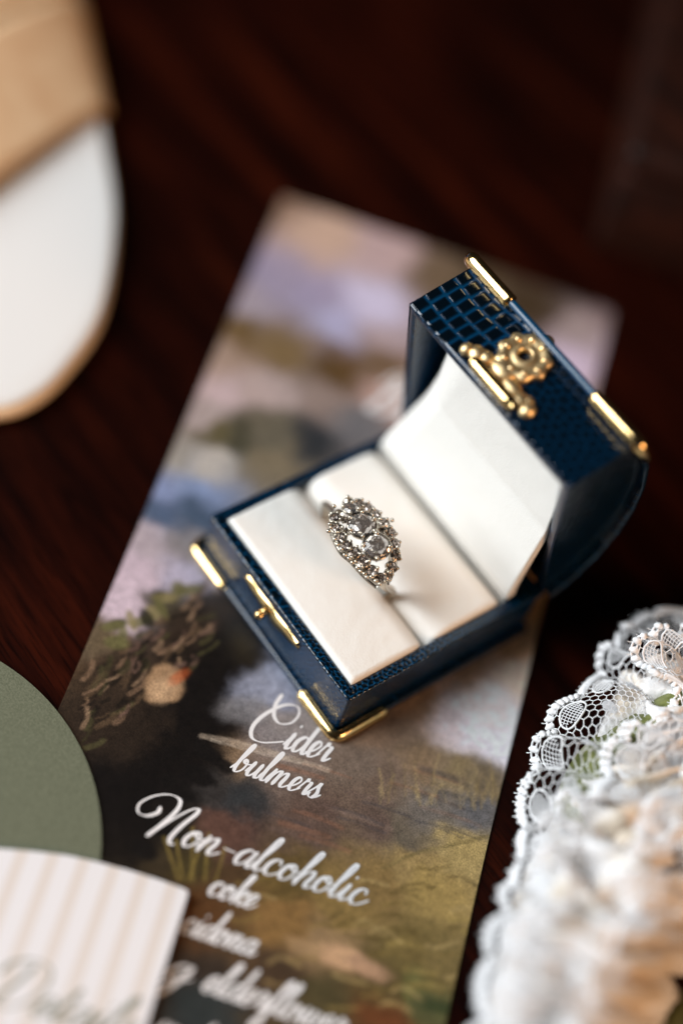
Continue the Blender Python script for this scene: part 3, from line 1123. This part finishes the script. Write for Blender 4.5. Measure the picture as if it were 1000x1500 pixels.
# clasp on the lid: pierced rosette, bar and lobes, lying on the lid's front wall
def disc_with_hole(cx_, cv_, ro, ri, lobes, amp, h, n=72):
    mb = MB()
    rows = []
    for rr_, hh in ((ro * .985, 0), (ro, h * .5), (ro * .94, h * .95), (ro * .74, h * 1.15), (ro * .6, h * .75), (ri * 1.7, h * .8), (ri * 1.25, h * 1.35), (ri, h * 1.1), (ri * .97, 0)):
        row = []
        for k in range(n):
            th = 2 * math.pi * k / n
            am = amp * min(1, max(0, (rr_ - ri * 1.8) / (ro - ri * 1.8)))
            r_ = rr_ * (1 + am * math.cos(lobes * th))
            row.append(lid(cx_ + r_ * math.cos(th), LL + hh, cv_ + r_ * math.sin(th)))
        rows.append(row)
    P = np.array(rows)
    mb.add(P.reshape(-1, 3), grid_faces(P.shape[0], n, wrap_v=True))
    return mb


clasp = disc_with_hole(2.52, 1.16, .60, .15, 9, .07, .13)
# finial above, neck below, side lobes
def dome(mb, x, v, rx, rv, h):
    V = []
    F = []
    n, m_ = 18, 6
    for i in range(m_ + 1):
        ph = math.pi / 2 * i / m_
        for k in range(n):
            th = 2 * math.pi * k / n
            V.append(lid(x + rx * math.cos(ph) * math.cos(th), LL + h * math.sin(ph), v + rv * math.cos(ph) * math.sin(th)))
    mb.add(V, grid_faces(m_ + 1, n, wrap_v=True))


dome(clasp, 2.46, 1.78, .2, .2, .13)
dome(clasp, 2.28, 1.68, .13, .12, .1)
dome(clasp, 2.68, 1.70, .13, .12, .1)
for x, v, rx, rv, h in ((2.5, .62, .34, .26, .16), (1.86, .42, .22, .2, .14), (1.66, .30, .16, .17, .16), (2.05, .52, .2, .16, .12), (3.30, .44, .24, .2, .14), (3.58, .42, .17, .2, .16), (3.42, .56, .14, .14, .12), (2.95, .5, .3, .18, .12)):
    dome(clasp, x, v, rx, rv, h)
for k in range(9):
    th = 2 * math.pi * k / 9
    dome(clasp, 2.52 + .44 * math.cos(th), 1.16 + .44 * math.sin(th), .11, .11, .175)
clo = clasp.build('clasp', M_brass, lf)
mb = MB()
barp = [lid(x, LL + .10, .20) for x in np.linspace(1.95, 3.38, 20)]
rad = np.full(20, .155)
rad[0] = rad[-1] = .09
rad[1] = rad[-2] = .14
mb.tube(barp, rad, 16)
mb.build('clasp_bar', M_gold, lf)

# catch plate and ball stud on the base's front wall
mb = MB()
n = 44
xt = np.linspace(1.60, 3.74, n)
top = 1.29 + .012 * np.sin((xt - 1.6) * 9)
top[0] = top[-1] = 1.16
kx_ = 1 - ((xt - 2.67) / 1.07) ** 2
bot = 1.18 - .25 * np.clip(kx_, 0, 1) ** .8 - .06 * np.abs(np.sin((xt - 1.6) * 5.9)) * np.clip(kx_, 0, 1)
V = []
for x, t_, b_ in zip(xt, top, bot):
    V += [(x, .0, t_), (x, -.045, t_ - .03), (x, -.055, (t_ + b_) / 2), (x, -.05, b_ + .012), (x, .0, b_)]
F = grid_faces(n, 5)
mb.add(V, F)
mb.build('catch_plate', M_gold, box)
mb = MB()
mb.tube([(2.52, -.04, 1.06), (2.52, -.10, 1.03), (2.52, -.17, 1.0)], [.13, .085, .075], 14)
mb.sphere((2.52, -.22, .985), .115, 18, 12)
mb.build('ball_stud', M_gold, box)

# ------------------------------------------------------------------ the ring
ring = thing('diamond_ring', 'white gold diamond cluster ring standing in the slot of the white cushion', 'ring')
ZR = 3.2


def brilliant():
    V = []
    F = []
    n = 8
    def loop(r, z, off=0, m_=8):
        i0 = len(V)
        for k in range(m_):
            th = 2 * math.pi * (k + off) / m_
            V.append((r * math.cos(th), r * math.sin(th), z))
        return [i0 + k for k in range(m_)]
    t_ = loop(.56, .30)
    s_ = loop(.80, .17, .5)
    g_ = loop(1.0, .0, 0, 16)
    g2 = loop(1.0, -.04, 0, 16)
    pv_ = loop(.46, -.46, .5)
    cu = len(V)
    V.append((0, 0, -.84))
    F.append(tuple(t_))
    for k in range(8):
        k1 = (k + 1) % 8
        F.append((t_[k], s_[k], t_[k1]))
        F.append((t_[k], s_[k - 1], g_[2 * k], s_[k]))
        F.append((s_[k], g_[2 * k], g_[2 * k + 1]))
        F.append((s_[k], g_[2 * k + 1], g_[(2 * k + 2) % 16]))
        F.append((g2[2 * k + 1], g2[2 * k], pv_[k]))
        F.append((g2[(2 * k + 2) % 16], g2[2 * k + 1], pv_[k]))
        F.append((pv_[k - 1], pv_[k], g2[2 * k])[::1])
        F.append((pv_[k], pv_[k1], cu)[::1])
    for k in range(16):
        k1 = (k + 1) % 16
        F.append((g_[k], g2[k], g2[k1], g_[k1]))
    me = bpy.data.meshes.new('brilliant')
    me.from_pydata(V, [], F)
    import bmesh
    bm = bmesh.new()
    bm.from_mesh(me)
    bmesh.ops.recalc_face_normals(bm, faces=bm.faces)
    bm.to_mesh(me)
    bm.free()
    me.materials.append(M_diamond)
    return me


BR = brilliant()
BRS = BR.copy()
BRS.materials.clear()
BRS.materials.append(M_melee)


def frame_for(n):
    n = np.asarray(n, float)
    n /= np.linalg.norm(n)
    a = np.cross([0.3, 1, 0], n)
    a /= np.linalg.norm(a)
    return a, np.cross(n, a), n


def stone(px, py, z, r, tilt=(0, 0, 1), prongs=4, claw=.05, rot=0.0, tall=1.0):
    c = at(px, py, z)
    a, b2, n = frame_for(tilt)
    o = bpy.data.objects.new('diamond', BR if r > .149 else BRS)
    C.objects.link(o)
    R4 = Matrix([[a[0] * r * S, b2[0] * r * S, n[0] * r * S, c[0] * S], [a[1] * r * S, b2[1] * r * S, n[1] * r * S, c[1] * S], [a[2] * r * S, b2[2] * r * S, n[2] * r * S, c[2] * S], [0, 0, 0, 1]])
    o.parent = ring
    o.matrix_world = R4 @ Matrix.Rotation(rot, 4, 'Z')
    # setting: open cup below the girdle and rim wire
    mb = MB()
    m_ = 20
    rows = []
    for rr_, zz in ((1.0, .02), (1.07, .05), (1.13, -.02), (1.12, -.16), (1.02, -.36 * tall)):
        rows.append([c + r * (rr_ * (math.cos(2 * math.pi * k / m_) * a + math.sin(2 * math.pi * k / m_) * b2) + zz * n) for k in range(m_)])
    P = np.array(rows)
    mb.add(P.reshape(-1, 3), grid_faces(len(rows), m_, wrap_v=True))
    st = mb.build('setting', M_silver, ring)
    for k in range(prongs):
        th = rot + 2 * math.pi * (k + .5) / prongs
        e = math.cos(th) * a + math.sin(th) * b2
        mb = MB()
        mb.tube([c + r * (.80 * e - .7 * n), c + r * (1.06 * e - .25 * n), c + r * (1.04 * e + .06 * n)], [claw * .6, claw * .7, claw * .8], 7)
        mb.sphere(c + r * (1.02 * e + .10 * n), claw, 10, 7)
        mb.build('prong', M_silver, st)
    return c


ctr = at(537, 795, ZR)
stone(514, 744, ZR + .16, .17, (-.2, .0, 1), 4, .045, .3)
stone(530.5, 768.5, ZR + .34, .30, (-.02, -.12, 1), 6, .045, .2, 1.3)
stone(551.5, 800, ZR + .36, .29, (.12, -.16, 1), 4, .05, .5, 1.4)
leftarc = [(491, 758, .02, .125), (493, 773, .04, .125), (499, 787, .05, .13), (507, 799, .05, .13), (519, 809, .04, .14), (531, 822.5, .02, .145), (544, 836, -.03, .14), (557, 847, -.10, .13)]
inner = [(505, 761, -.02, .085), (510, 777, -.02, .085), (540, 752, -.06, .08), (560, 776, -.08, .08)]
for k, (x, y, dz, r) in enumerate(inner):
    stone(x, y, ZR + dz, r, (0, -.05, 1), 4, .036, k * .7)
rightarc = [(527, 737, .0, .11), (539, 743, .0, .12), (551, 753, .0, .12), (563, 766, .0, .125), (572, 780, .0, .13), (578, 796, -.02, .13), (579, 813, -.05, .13), (574, 830, -.10, .13), (568, 843, -.14, .11)]
lp_, rp_ = [], []
for k, (x, y, dz, r) in enumerate(leftarc):
    c = stone(x, y, ZR + dz, r, (-.15, -.25, 1), 4, .042, k * .4)
    lp_.append(c)
for k, (x, y, dz, r) in enumerate(rightarc):
    c = stone(x, y, ZR + dz, r, (.22, .2, 1), 4, .042, k * .5)
    rp_.append(c)
# outer grain beads
beads = [(509.5, 728.5), (489, 741.5), (481, 778), (490, 791.5), (494.5, 797.5), (499.5, 805), (505, 813), (511, 818), (523, 832), (533.5, 840.5), (537, 845.5), (544, 845), (556, 855.5), (569.5, 838), (583.5, 810), (574, 762), (563.5, 764.5), (486, 752), (483, 768), (516, 824), (528, 837), (550, 851)]
for (x, y) in beads:
    mb = MB()
    mb.sphere(at(x, y, ZR + (.1 if y < 750 else -.02)), .052, 10, 7)
    mb.build('grain_bead', M_silver, ring)
# rails and gallery beneath the stones
mb = MB()
for arc in (lp_, rp_):
    A = catmull(arc, 6)
    for off, dz in ((0, -.17), (0, -.30)):
        Q = A.copy()
        Q[:, 2] += dz
        mb.tube(Q, .10, 8)
cl_ = [at(509, 734, ZR - .1), at(520, 752, ZR - .05), at(531, 769, ZR - .05), at(552, 800, ZR - .05)]
mb.tube(catmull(cl_, 6), .14, 8)
for a_, b_ in ((lp_[4], at(540, 790, ZR)), (lp_[1], at(525, 765, ZR)), (rp_[4], at(556, 792, ZR)), (rp_[1], at(532, 762, ZR))):
    mb.tube([a_ - [0, 0, .18], (a_ + b_) / 2 - [0, 0, .3], b_ - [0, 0, .25]], .04, 7)
mb.build('gallery', M_silver, ring)
# shank going down into the slot
mb = MB()
pL = (lp_[0] + at(513, 744, ZR)) / 2
pR = (lp_[-1] + rp_[-1]) / 2
sh = [pR - [0, 0, .1], pR + [.0, .12, -.45], (3.84, 2.3, 1.95), (3.78, 2.42, 1.6), (3.5, 2.44, 1.05), (2.55, 2.44, .75), (1.55, 2.44, 1.05), (1.22, 2.43, 1.6), (1.22, 2.34, 1.95), pL + [-.28, .12, -.5], pL - [.1, 0, .15]]
A = catmull(sh, 8)
mb.tube(A, .10, 10)
mb.build('shank', M_silver, ring)

# ------------------------------------------------------------------ sage card with rounded top and the striped card
gc = np.array([2.4505, -9.9411])
gr = 4.93


def slab(name, outline, z0, z1, mtop, medge, parent=None, zf=None):
    n = len(outline)
    V = [(x, y, z0) for x, y in outline] + [(x, y, z1) for x, y in outline]
    F = [tuple(range(n, 2 * n))] + [(i, (i + 1) % n, n + (i + 1) % n, n + i) for i in range(n)]
    o = mesh_obj(name, V, F, mtop, parent, smooth=False)
    o.data.materials.append(medge)
    for p_ in o.data.polygons[1:]:
        p_.material_index = 1
    return o


th0 = math.radians(-35)
outl = [(gc[0] + gr * math.cos(t), gc[1] + gr * math.sin(t)) for t in np.linspace(0, 2 * math.pi, 120, endpoint=False)]
gcard = slab('sage_card', outl, .056, .105, M_green, M_paperedge)
tag(gcard, 'round sage green card partly under the striped card', 'card')

# striped card: rests on the sage card and rises slightly
zs = .26
ol_px = [(-120, 1228), (-60, 1236), (0, 1243), (50, 1247), (100, 1253), (145, 1263), (190, 1275), (235, 1289), (268, 1301), (275, 1305), (275, 1311), (262, 1352), (245, 1405), (215, 1500), (150, 1700), (-220, 1560)]
ol = [at(x, y, zs)[:2] for x, y in ol_px]
sd = np.array(ol[-3]) - np.array(ol[9])
sd /= np.linalg.norm(sd)
M_stripe = mat('striped_paper', (.8, .8, .8), .6)
nt, N, Lk, b = nodes(M_stripe)
tc = N.new('ShaderNodeTexCoord')
mp = N.new('ShaderNodeMapping')
mp.inputs['Rotation'].default_value = (0, 0, math.pi / 2 - math.atan2(sd[1], sd[0]))
Lk.new(tc.outputs['Object'], mp.inputs['Vector'])
sx = N.new('ShaderNodeSeparateXYZ')
Lk.new(mp.outputs[0], sx.inputs[0])
ml = N.new('ShaderNodeMath')
ml.operation = 'MULTIPLY'
ml.inputs[1].default_value = 2 * math.pi / .0062
Lk.new(sx.outputs['X'], ml.inputs[0])
sn = N.new('ShaderNodeMath')
sn.operation = 'SINE'
Lk.new(ml.outputs[0], sn.inputs[0])
rp = ramp(nt, sn.outputs[0], [(.0, (.80, .79, .81)), (.22, (.80, .79, .81)), (.42, (.73, .67, .63)), (1.0, (.73, .67, .63))])
Lk.new(rp.outputs[0], b.inputs['Base Color'])
scard = thing('striped_card', 'pale pink and white striped stationery card with grey script in the near corner', 'card')
slab('card_sheet', ol, zs - .05, zs, M_stripe, M_paperedge, scard)
slab('backing_sheet', [(x * .985 + .06, y * .985 - .16) for x, y in ol], .108, .2, M_paperedge, M_paperedge, scard)
o0 = at(-22, 1466, zs)
o1 = at(150, 1518, zs)
du = (o1 - o0) / np.linalg.norm(o1 - o0)
dv = np.array([-du[1], du[0], 0])
lettering('Details', None, (o0 + [0, 0, .003], du, dv), .42, .2, 'lettering', M_inkgrey, scard, width=float(np.linalg.norm(o1 - o0)) * 1.2)

# ------------------------------------------------------------------ sandal
SO = np.array([-5.5, -2.6])
SE = np.array([-.915, .403])
SN = np.array([.403, .915])


def shoe(a, b_, z):
    p_ = SO + SE * a + SN * b_
    return (p_[0], p_[1], z)


half = [(0, 0), (.25, 1.0), (1.16, 2.0), (3.1, 3.2), (6.2, 3.95), (8.8, 4.05), (11.4, 3.95), (15, 3.4), (19, 2.9), (22, 2.9), (24.2, 2.2), (25, 0)]
oth = [(25, 0), (24.2, -2.2), (22, -2.9), (19, -2.9), (15, -3.3), (11.4, -3.9), (8.8, -4.0), (6.2, -3.9), (3.1, -3.2), (1.0, -2.0), (.2, -1.0)]
so = catmull(half[:-1] + oth, 24, closed=True)
cen = so.mean(0)
SGN = 1 if np.sum(so[:, 0] * np.roll(so[:, 1], -1) - np.roll(so[:, 0], -1) * so[:, 1]) * (SE[0] * SN[1] - SE[1] * SN[0]) > 0 else -1
sandal = thing('sandal', 'white bridal sandal with tan edge and wide tan strap', 'shoe')


def sole_part(name, rows, m, cap):
    P = np.array([[shoe(cen[0] + (q_[0] - cen[0]) * k, cen[1] + (q_[1] - cen[1]) * k, z) for q_ in so] for k, z in rows])
    F = grid_faces(len(rows), len(so), wrap_v=True)
    if cap:
        F = [f[::-SGN] for f in F]
        F.append(tuple(range((len(rows) - 1) * len(so), len(rows) * len(so)))[::SGN])
    return mesh_obj(name, P.reshape(-1, 3), F, m, sandal, smooth=False)


sole_part('sole', [(.97, .02), (.99, .1), (1.0, .18), (1.0, .30), (.993, .40), (.985, .44)], M_welt, True)
sole_part('insole', [(.984, .38), (.982, .48), (.97, .53), (.93, .55), (.85, .55), (.84, .55)], M_insole, True)


def strap(name, a0, a1, zpk, m, off=0.0, wid=4.05):
    n, k = 40, 14
    P = np.zeros((n, k, 3))
    for i, t in enumerate(np.linspace(0, math.pi, n)):
        for j, s_ in enumerate(np.linspace(0, 1, k)):
            aa = a0 + (a1 - a0) * s_
            b_ = wid * math.cos(t)
            z = .35 + (zpk + .9 * s_) * math.sin(t) ** .8 - off
            b_ = b_ * (1 - .04 * s_) + .0
            P[i, j] = shoe(aa - .9 * (wid - b_), b_, z)
    o = grid_obj(name, P, m, sandal)
    md = o.modifiers.new('thickness', 'SOLIDIFY')
    md.thickness = .22 * S
    md.offset = -1
    return o


strap('strap', 10.4, 15.0, .42, M_tan)
strap('ankle_strap', 15.15, 20.5, 1.0, M_tan, 0, 3.75)

# ------------------------------------------------------------------ dark wooden box behind
bx = thing('wooden_box', 'dark polished wooden box blurred in the far corner', 'box')
c0 = np.array([-3.4, 15.6])
e1 = np.array([-6.7, 19.6]) - c0
e1 /= np.linalg.norm(e1)
e2 = np.array([e1[1], -e1[0]])


def bevel_box(name, o2, a, b_, z0, z1, m, parent, bev=.25):
    import bmesh
    V = []
    for z in (z0, z1):
        for s_, t_ in ((0, 0), (1, 0), (1, 1), (0, 1)):
            p_ = o2 + e1 * a * s_ + e2 * b_ * t_
            V.append((p_[0], p_[1], z))
    o = mesh_obj(name, V, [(0, 1, 2, 3)[::-1], (4, 5, 6, 7), (0, 1, 5, 4), (1, 2, 6, 5), (2, 3, 7, 6), (3, 0, 4, 7)], m, parent)
    bm = bmesh.new()
    bm.from_mesh(o.data)
    bmesh.ops.recalc_face_normals(bm, faces=bm.faces)
    bmesh.ops.bevel(bm, geom=list(bm.edges), offset=bev * S, segments=4, profile=.5, affect='EDGES')
    bm.to_mesh(o.data)
    bm.free()
    return o


bevel_box('box_body', c0, 16, 10, .002, 3.0, M_darkwood, bx, .2)
bevel_box('box_lid', c0 - e1 * .15 - e2 * .15, 16.3, 10.3, 3.02, 3.9, M_darkwood, bx, .3)

# ------------------------------------------------------------------ lace garter
gart = thing('lace_garter', 'gathered white lace garter with scalloped edge and olive ribbon on the table', 'garter')


class Frill:
    """lace strip: s runs along the outer edge (cm), d inwards from the edge (cm)"""

    def __init__(self, outer, inner, width, ruf, lam, seed):
        self.O = catmull(outer, 24)
        self.I = catmull(inner, 24)
        n = min(len(self.O), len(self.I))
        self.O = self.O[:n]
        self.I = self.I[:n]
        self.sl = np.concatenate([[0], np.cumsum(np.linalg.norm(np.diff(self.O, axis=0), axis=1))])
        self.L = self.sl[-1]
        self.w = width
        self.ruf = ruf
        self.lam = lam
        self.seed = seed

    def pt(self, s, d):
        s = np.asarray(s, float)
        d = np.asarray(d, float)
        o = np.stack([np.interp(s, self.sl, self.O[:, k]) for k in range(3)], -1)
        i = np.stack([np.interp(s, self.sl, self.I[:, k]) for k in range(3)], -1)
        t = d / self.w
        tt = np.clip(t, -.3, 1)[..., None]
        p_ = o * (1 - tt) + i * tt
        # belly between the edge and the gathering
        p_[..., 2] += .35 * np.sin(np.pi * np.clip(t, 0, 1))
        ph = 2 * math.pi * (s / self.lam + .35 * np.sin(s * 1.7 + self.seed) + .12 * d)
        am = self.ruf * (1.0 - .45 * np.clip(t, 0, 1))
        p_[..., 2] += am * np.sin(ph)
        ax = (i - o)
        ax = ax / (np.linalg.norm(ax, axis=-1)[..., None] + 1e-9)
        p_ += ax * (am * .6 * np.cos(ph + .7))[..., None]
        return p_


def thread(mb, fr, sd, r, n=4):
    sd = np.asarray(sd, float)
    mb.tube(fr.pt(sd[:, 0], sd[:, 1]), r, n, caps=False)


def edge_d(s, p=1.15, h=.30):
    """scalloped border: d of the edge (0 at the tips, h in the notches)"""
    x = (s % p) / p * 2 - 1
    return h * (1 - np.sqrt(np.clip(1 - (x * .97) ** 2, 0, 1)) ** .9)


def make_lace(fr, depth, name_prefix, cell=.125, p=1.15, h=.30):
    # border cord with its ridged stitches
    mb = MB()
    ds = .135
    for s in np.arange(0, fr.L, ds):
        e = float(edge_d(s, p, h))
        e2_ = float(edge_d(s + .02, p, h))
        sl = max(-1.6, min(1.6, (e2_ - e) / .02))
        nn = np.array([sl, -1.0])
        nn /= np.linalg.norm(nn)
        a = np.array([s, e]) + nn * .02
        b_ = np.array([s, e]) - nn * .20
        pts = fr.pt(np.linspace(a[0], b_[0], 5), np.linspace(a[1], b_[1], 5))
        bulge = np.array([0, .6, 1, .6, 0])
        pts[:, 2] += .04 * bulge
        mb.tube(pts, [.034, .07, .08, .07, .034], 7)
    for off, r in ((.03, .026), (.15, .024)):
        ss = np.arange(0, fr.L, .05)
        thread(mb, fr, np.stack([ss, edge_d(ss, p, h) + off], 1), r, 5)
    # picots
    for s in np.arange(.1, fr.L, .16):
        if hash2(np.array(s * 10), np.array(1.0), 5) > .35:
            e = float(edge_d(s, p, h))
            thread(mb, fr, [(s, e + .02), (s + .02, e - .05), (s + .03, e - .11)], .012, 4)
    mb.build('scalloped_border', M_lace, gart)
    # fan motifs (close hatching) inside every scallop
    mb = MB()
    k = 0
    mot = []
    while k * p < fr.L:
        c_ = k * p + p / 2
        for j in np.linspace(-1, 1, 12):
            s0 = c_ + j * .30
            tp = .34 + .10 * j * j
            bt = .34 + .46 * math.sqrt(max(0, 1 - j * j))
            if bt > tp + .05:
                thread(mb, fr, [(s0, tp), (s0 + .01, (tp + bt) / 2), (s0, bt)], .0105, 4)
        for q_ in np.linspace(.40, .74, 5):
            hw = .30 * math.sqrt(max(0, 1 - ((q_ - .34) / .46) ** 2))
            ss = np.linspace(c_ - hw, c_ + hw, 7)
            thread(mb, fr, np.stack([ss, np.full(7, q_)], 1), .009, 4)
        th = np.linspace(0, 2 * math.pi, 22)
        thread(mb, fr, np.stack([c_ + .34 * np.cos(th), .56 + .26 * np.sin(th)], 1), .024, 5)
        # leaf-shaped close work further in
        for side in ((-1, 1) if depth > 1.5 else ()):
            for j in np.linspace(-1, 1, 9):
                a = (c_ + side * p * .5 + j * .13, 1.0 + .1 * j * j)
                b_ = (c_ + side * p * .5 + j * .13 + .05, 1.55 - .2 * j * j)
                thread(mb, fr, [a, ((a[0] + b_[0]) / 2, (a[1] + b_[1]) / 2), b_], .016, 4)
        k += 1
    mb.build('fan_motif', M_lace, gart)['kind'] = 'stuff'
    # hexagon net
    mb = MB()
    cs_ = cell
    hx = cs_ * math.sqrt(3)
    nrow = int(depth / (cs_ * 1.5))
    ncol = int(fr.L / hx)
    for r_ in range(nrow):
        for c_ in range(ncol):
            x = c_ * hx + (hx / 2 if r_ % 2 else 0)
            y = r_ * cs_ * 1.5 + .12
            pts = [(x + cs_ * math.cos(math.radians(a)), y + cs_ * math.sin(math.radians(a))) for a in (-90, -30, 30, 90)]
            for a, b_ in zip(pts[:-1], pts[1:]):
                m_ = ((a[0] + b_[0]) / 2, (a[1] + b_[1]) / 2)
                if m_[1] < edge_d(m_[0], p, h) + .12 or m_[0] <= 0 or m_[0] >= fr.L:
                    continue
                xm = (m_[0] % p) - p / 2
                if (xm / .33) ** 2 + ((m_[1] - .56) / .25) ** 2 < 1:
                    continue
                thread(mb, fr, [a, b_], .0125, 4)
    mb.build('net', M_lace, gart)['kind'] = 'stuff'


def pxz(lst):
    return [at(x, y, z) for x, y, z in lst]


# lower, outermost frill: from the far end to the near end
outer1 = pxz([(1075, 905, 1.2), (1000, 905, 1.4), (935, 900, 1.5), (885, 950, 1.5), (845, 1012, 1.6), (795, 1062, 1.7), (775, 1120, 1.5), (752, 1195, 1.4), (752, 1262, 1.7), (728, 1325, 2.0), (708, 1400, 2.1), (690, 1490, 2.0), (676, 1570, 1.9), (660, 1660, 1.9)])
inner1 = pxz([(1180, 1000, 2.2), (1110, 1000, 2.2), (1040, 1005, 2.3), (985, 1035, 2.4), (950, 1075, 2.5), (920, 1125, 2.6), (905, 1180, 2.7), (895, 1245, 2.9), (895, 1310, 3.1), (880, 1380, 3.2), (865, 1450, 3.2), (850, 1540, 3.2), (840, 1620, 3.2), (830, 1700, 3.2)])
f1 = Frill(outer1, inner1, 2.6, .21, 1.35, 0.0)
make_lace(f1, 2.5, 'outer')
# curled upper frill near the far end
outer2 = pxz([(1090, 935, 2.5), (1020, 925, 2.8), (960, 925, 3.0), (925, 950, 3.0), (945, 990, 2.8), (985, 1010, 2.8), (960, 1050, 2.9), (900, 1075, 2.8), (880, 1115, 2.7), (860, 1170, 2.9)])
inner2 = pxz([(1120, 1020, 2.5), (1070, 1005, 2.5), (1020, 995, 2.5), (1005, 1000, 2.4), (1020, 1030, 2.4), (1040, 1060, 2.5), (1030, 1110, 2.7), (1005, 1150, 2.9), (990, 1180, 3.0), (985, 1230, 3.1)])
f2 = Frill(outer2, inner2, 1.7, .17, 1.0, 2.0)
make_lace(f2, 1.6, 'upper', .115, .95, .24)

# crumpled third frill over the near half
outer3 = pxz([(850, 1150, 2.6), (800, 1200, 2.7), (790, 1260, 2.9), (775, 1320, 3.2), (745, 1380, 3.2), (740, 1440, 3.4), (715, 1510, 3.3), (700, 1600, 3.3)])
inner3 = pxz([(960, 1200, 3.1), (925, 1250, 3.4), (905, 1310, 3.6), (890, 1370, 3.8), (880, 1430, 3.9), (870, 1490, 4.0), (850, 1560, 3.9), (840, 1650, 3.9)])
f3 = Frill(outer3, inner3, 2.2, .34, 1.1, 4.0)
make_lace(f3, .95, 'near', .12, 1.0, .3)

# upper frill of the near half
outer4 = pxz([(1010, 1120, 3.2), (945, 1180, 3.5), (925, 1250, 3.7), (915, 1320, 3.9), (885, 1390, 3.9), (860, 1460, 3.9), (840, 1560, 3.8)])
inner4 = pxz([(1110, 1170, 3.1), (1070, 1240, 3.3), (1050, 1300, 3.4), (1020, 1360, 3.2), (975, 1420, 3.0), (925, 1490, 2.8), (890, 1590, 2.6)])
f4 = Frill(outer4, inner4, 2.0, .30, 1.2, 1.0)
make_lace(f4, .45, 'top', .12, 1.05, .28)

# gathered body of the garter
rows_px = [
    [(905, 1010, 1.15), (945, 985, 1.9), (1000, 965, 2.1), (1080, 930, 1.7), (1160, 890, .3)],
    [(868, 1085, 1.15), (915, 1070, 2.1), (985, 1050, 2.5), (1080, 1020, 2.1), (1170, 980, .3)],
    [(825, 1170, 1.1), (885, 1165, 2.4), (970, 1150, 2.9), (1080, 1120, 2.4), (1190, 1080, .3)],
    [(772, 1270, 1.5), (850, 1270, 2.8), (955, 1270, 3.2), (1070, 1240, 2.6), (1190, 1190, .3)],
    [(732, 1380, 1.9), (815, 1390, 3.1), (900, 1400, 3.3), (975, 1385, 2.4), (1035, 1370, .3)],
    [(705, 1500, 1.9), (785, 1510, 3.1), (850, 1520, 3.2), (905, 1510, 2.2), (950, 1500, .3)],
    [(690, 1640, 1.9), (780, 1640, 3.0), (830, 1640, 3.0), (870, 1630, 2.2), (910, 1620, .3)],
]
cols = [catmull([at(*p_) for p_ in r_], 20) for r_ in rows_px]
cols = np.array(cols)
nc = cols.shape[1]
Pb = np.stack([catmull(cols[:, j], 60) for j in range(nc)], 1)
nr = Pb.shape[0]
du_ = np.gradient(Pb, axis=0)
dv_ = np.gradient(Pb, axis=1)
nn = np.cross(dv_, du_)
nn /= np.linalg.norm(nn, axis=-1)[..., None] + 1e-9
if nn[..., 2].mean() < 0:
    nn = -nn
rr_, cc_ = np.meshgrid(np.linspace(0, 12.5, nr), np.linspace(0, 1, nc), indexing='ij')
ph = (rr_ - 1.7 * cc_) / 1.0 + .5 * np.sin(rr_ * 1.3 + cc_ * 2.2) + 1.5 * (fbm(rr_ * .9, cc_ * 3, 41) - .47) * 2
fold = 1 - np.abs(np.sin(np.pi * ph)) ** .7
fold = .5 - fold
amp = (.42 + .8 * fbm(rr_ * .8, cc_ * 2.5, 47)) * sstep(0, .2, cc_)
fine = (np.abs(np.sin(np.pi * (ph * 2.7 + 1.5 * cc_))) - .5) * .05
Pb = Pb + nn * ((fold * amp + fine * sstep(0, .2, cc_)) + .06 * (fbm(rr_ * 3, cc_ * 9, 44) - .47))[..., None]
grid_obj('gathered_band', Pb, M_cloth, gart)

# olive ribbon under the net
rb_o = catmull(pxz([(1060, 985, 1.5), (985, 985, 1.6), (930, 1030, 1.6), (862, 1085, 1.5), (828, 1130, 1.4), (805, 1200, 1.2)]), 16)
rb_i = catmull(pxz([(1080, 1060, 2.3), (1020, 1050, 2.6), (965, 1085, 2.6), (905, 1130, 2.4), (880, 1180, 2.2), (860, 1240, 2.0)]), 16)
P = np.stack([rb_o * (1 - t) + rb_i * t + np.array([0, 0, .55 * math.sin(math.pi * t)]) for t in np.linspace(0, 1, 10)], 1)
grid_obj('olive_ribbon', P, M_olive, gart)
# near ribbon tail
rb_o = catmull(pxz([(1070, 1400, .8), (1010, 1440, 1.2), (965, 1500, 1.2), (930, 1580, 1.0)]), 12)
rb_i = catmull(pxz([(1130, 1440, .8), (1080, 1490, 1.6), (1040, 1560, 1.6), (1000, 1640, 1.2)]), 12)
P = np.stack([rb_o * (1 - t) + rb_i * t + np.array([0, 0, .3 * math.sin(math.pi * t)]) for t in np.linspace(0, 1, 10)], 1)
o_ = grid_obj('ribbon_tail', P, M_olive, gart)
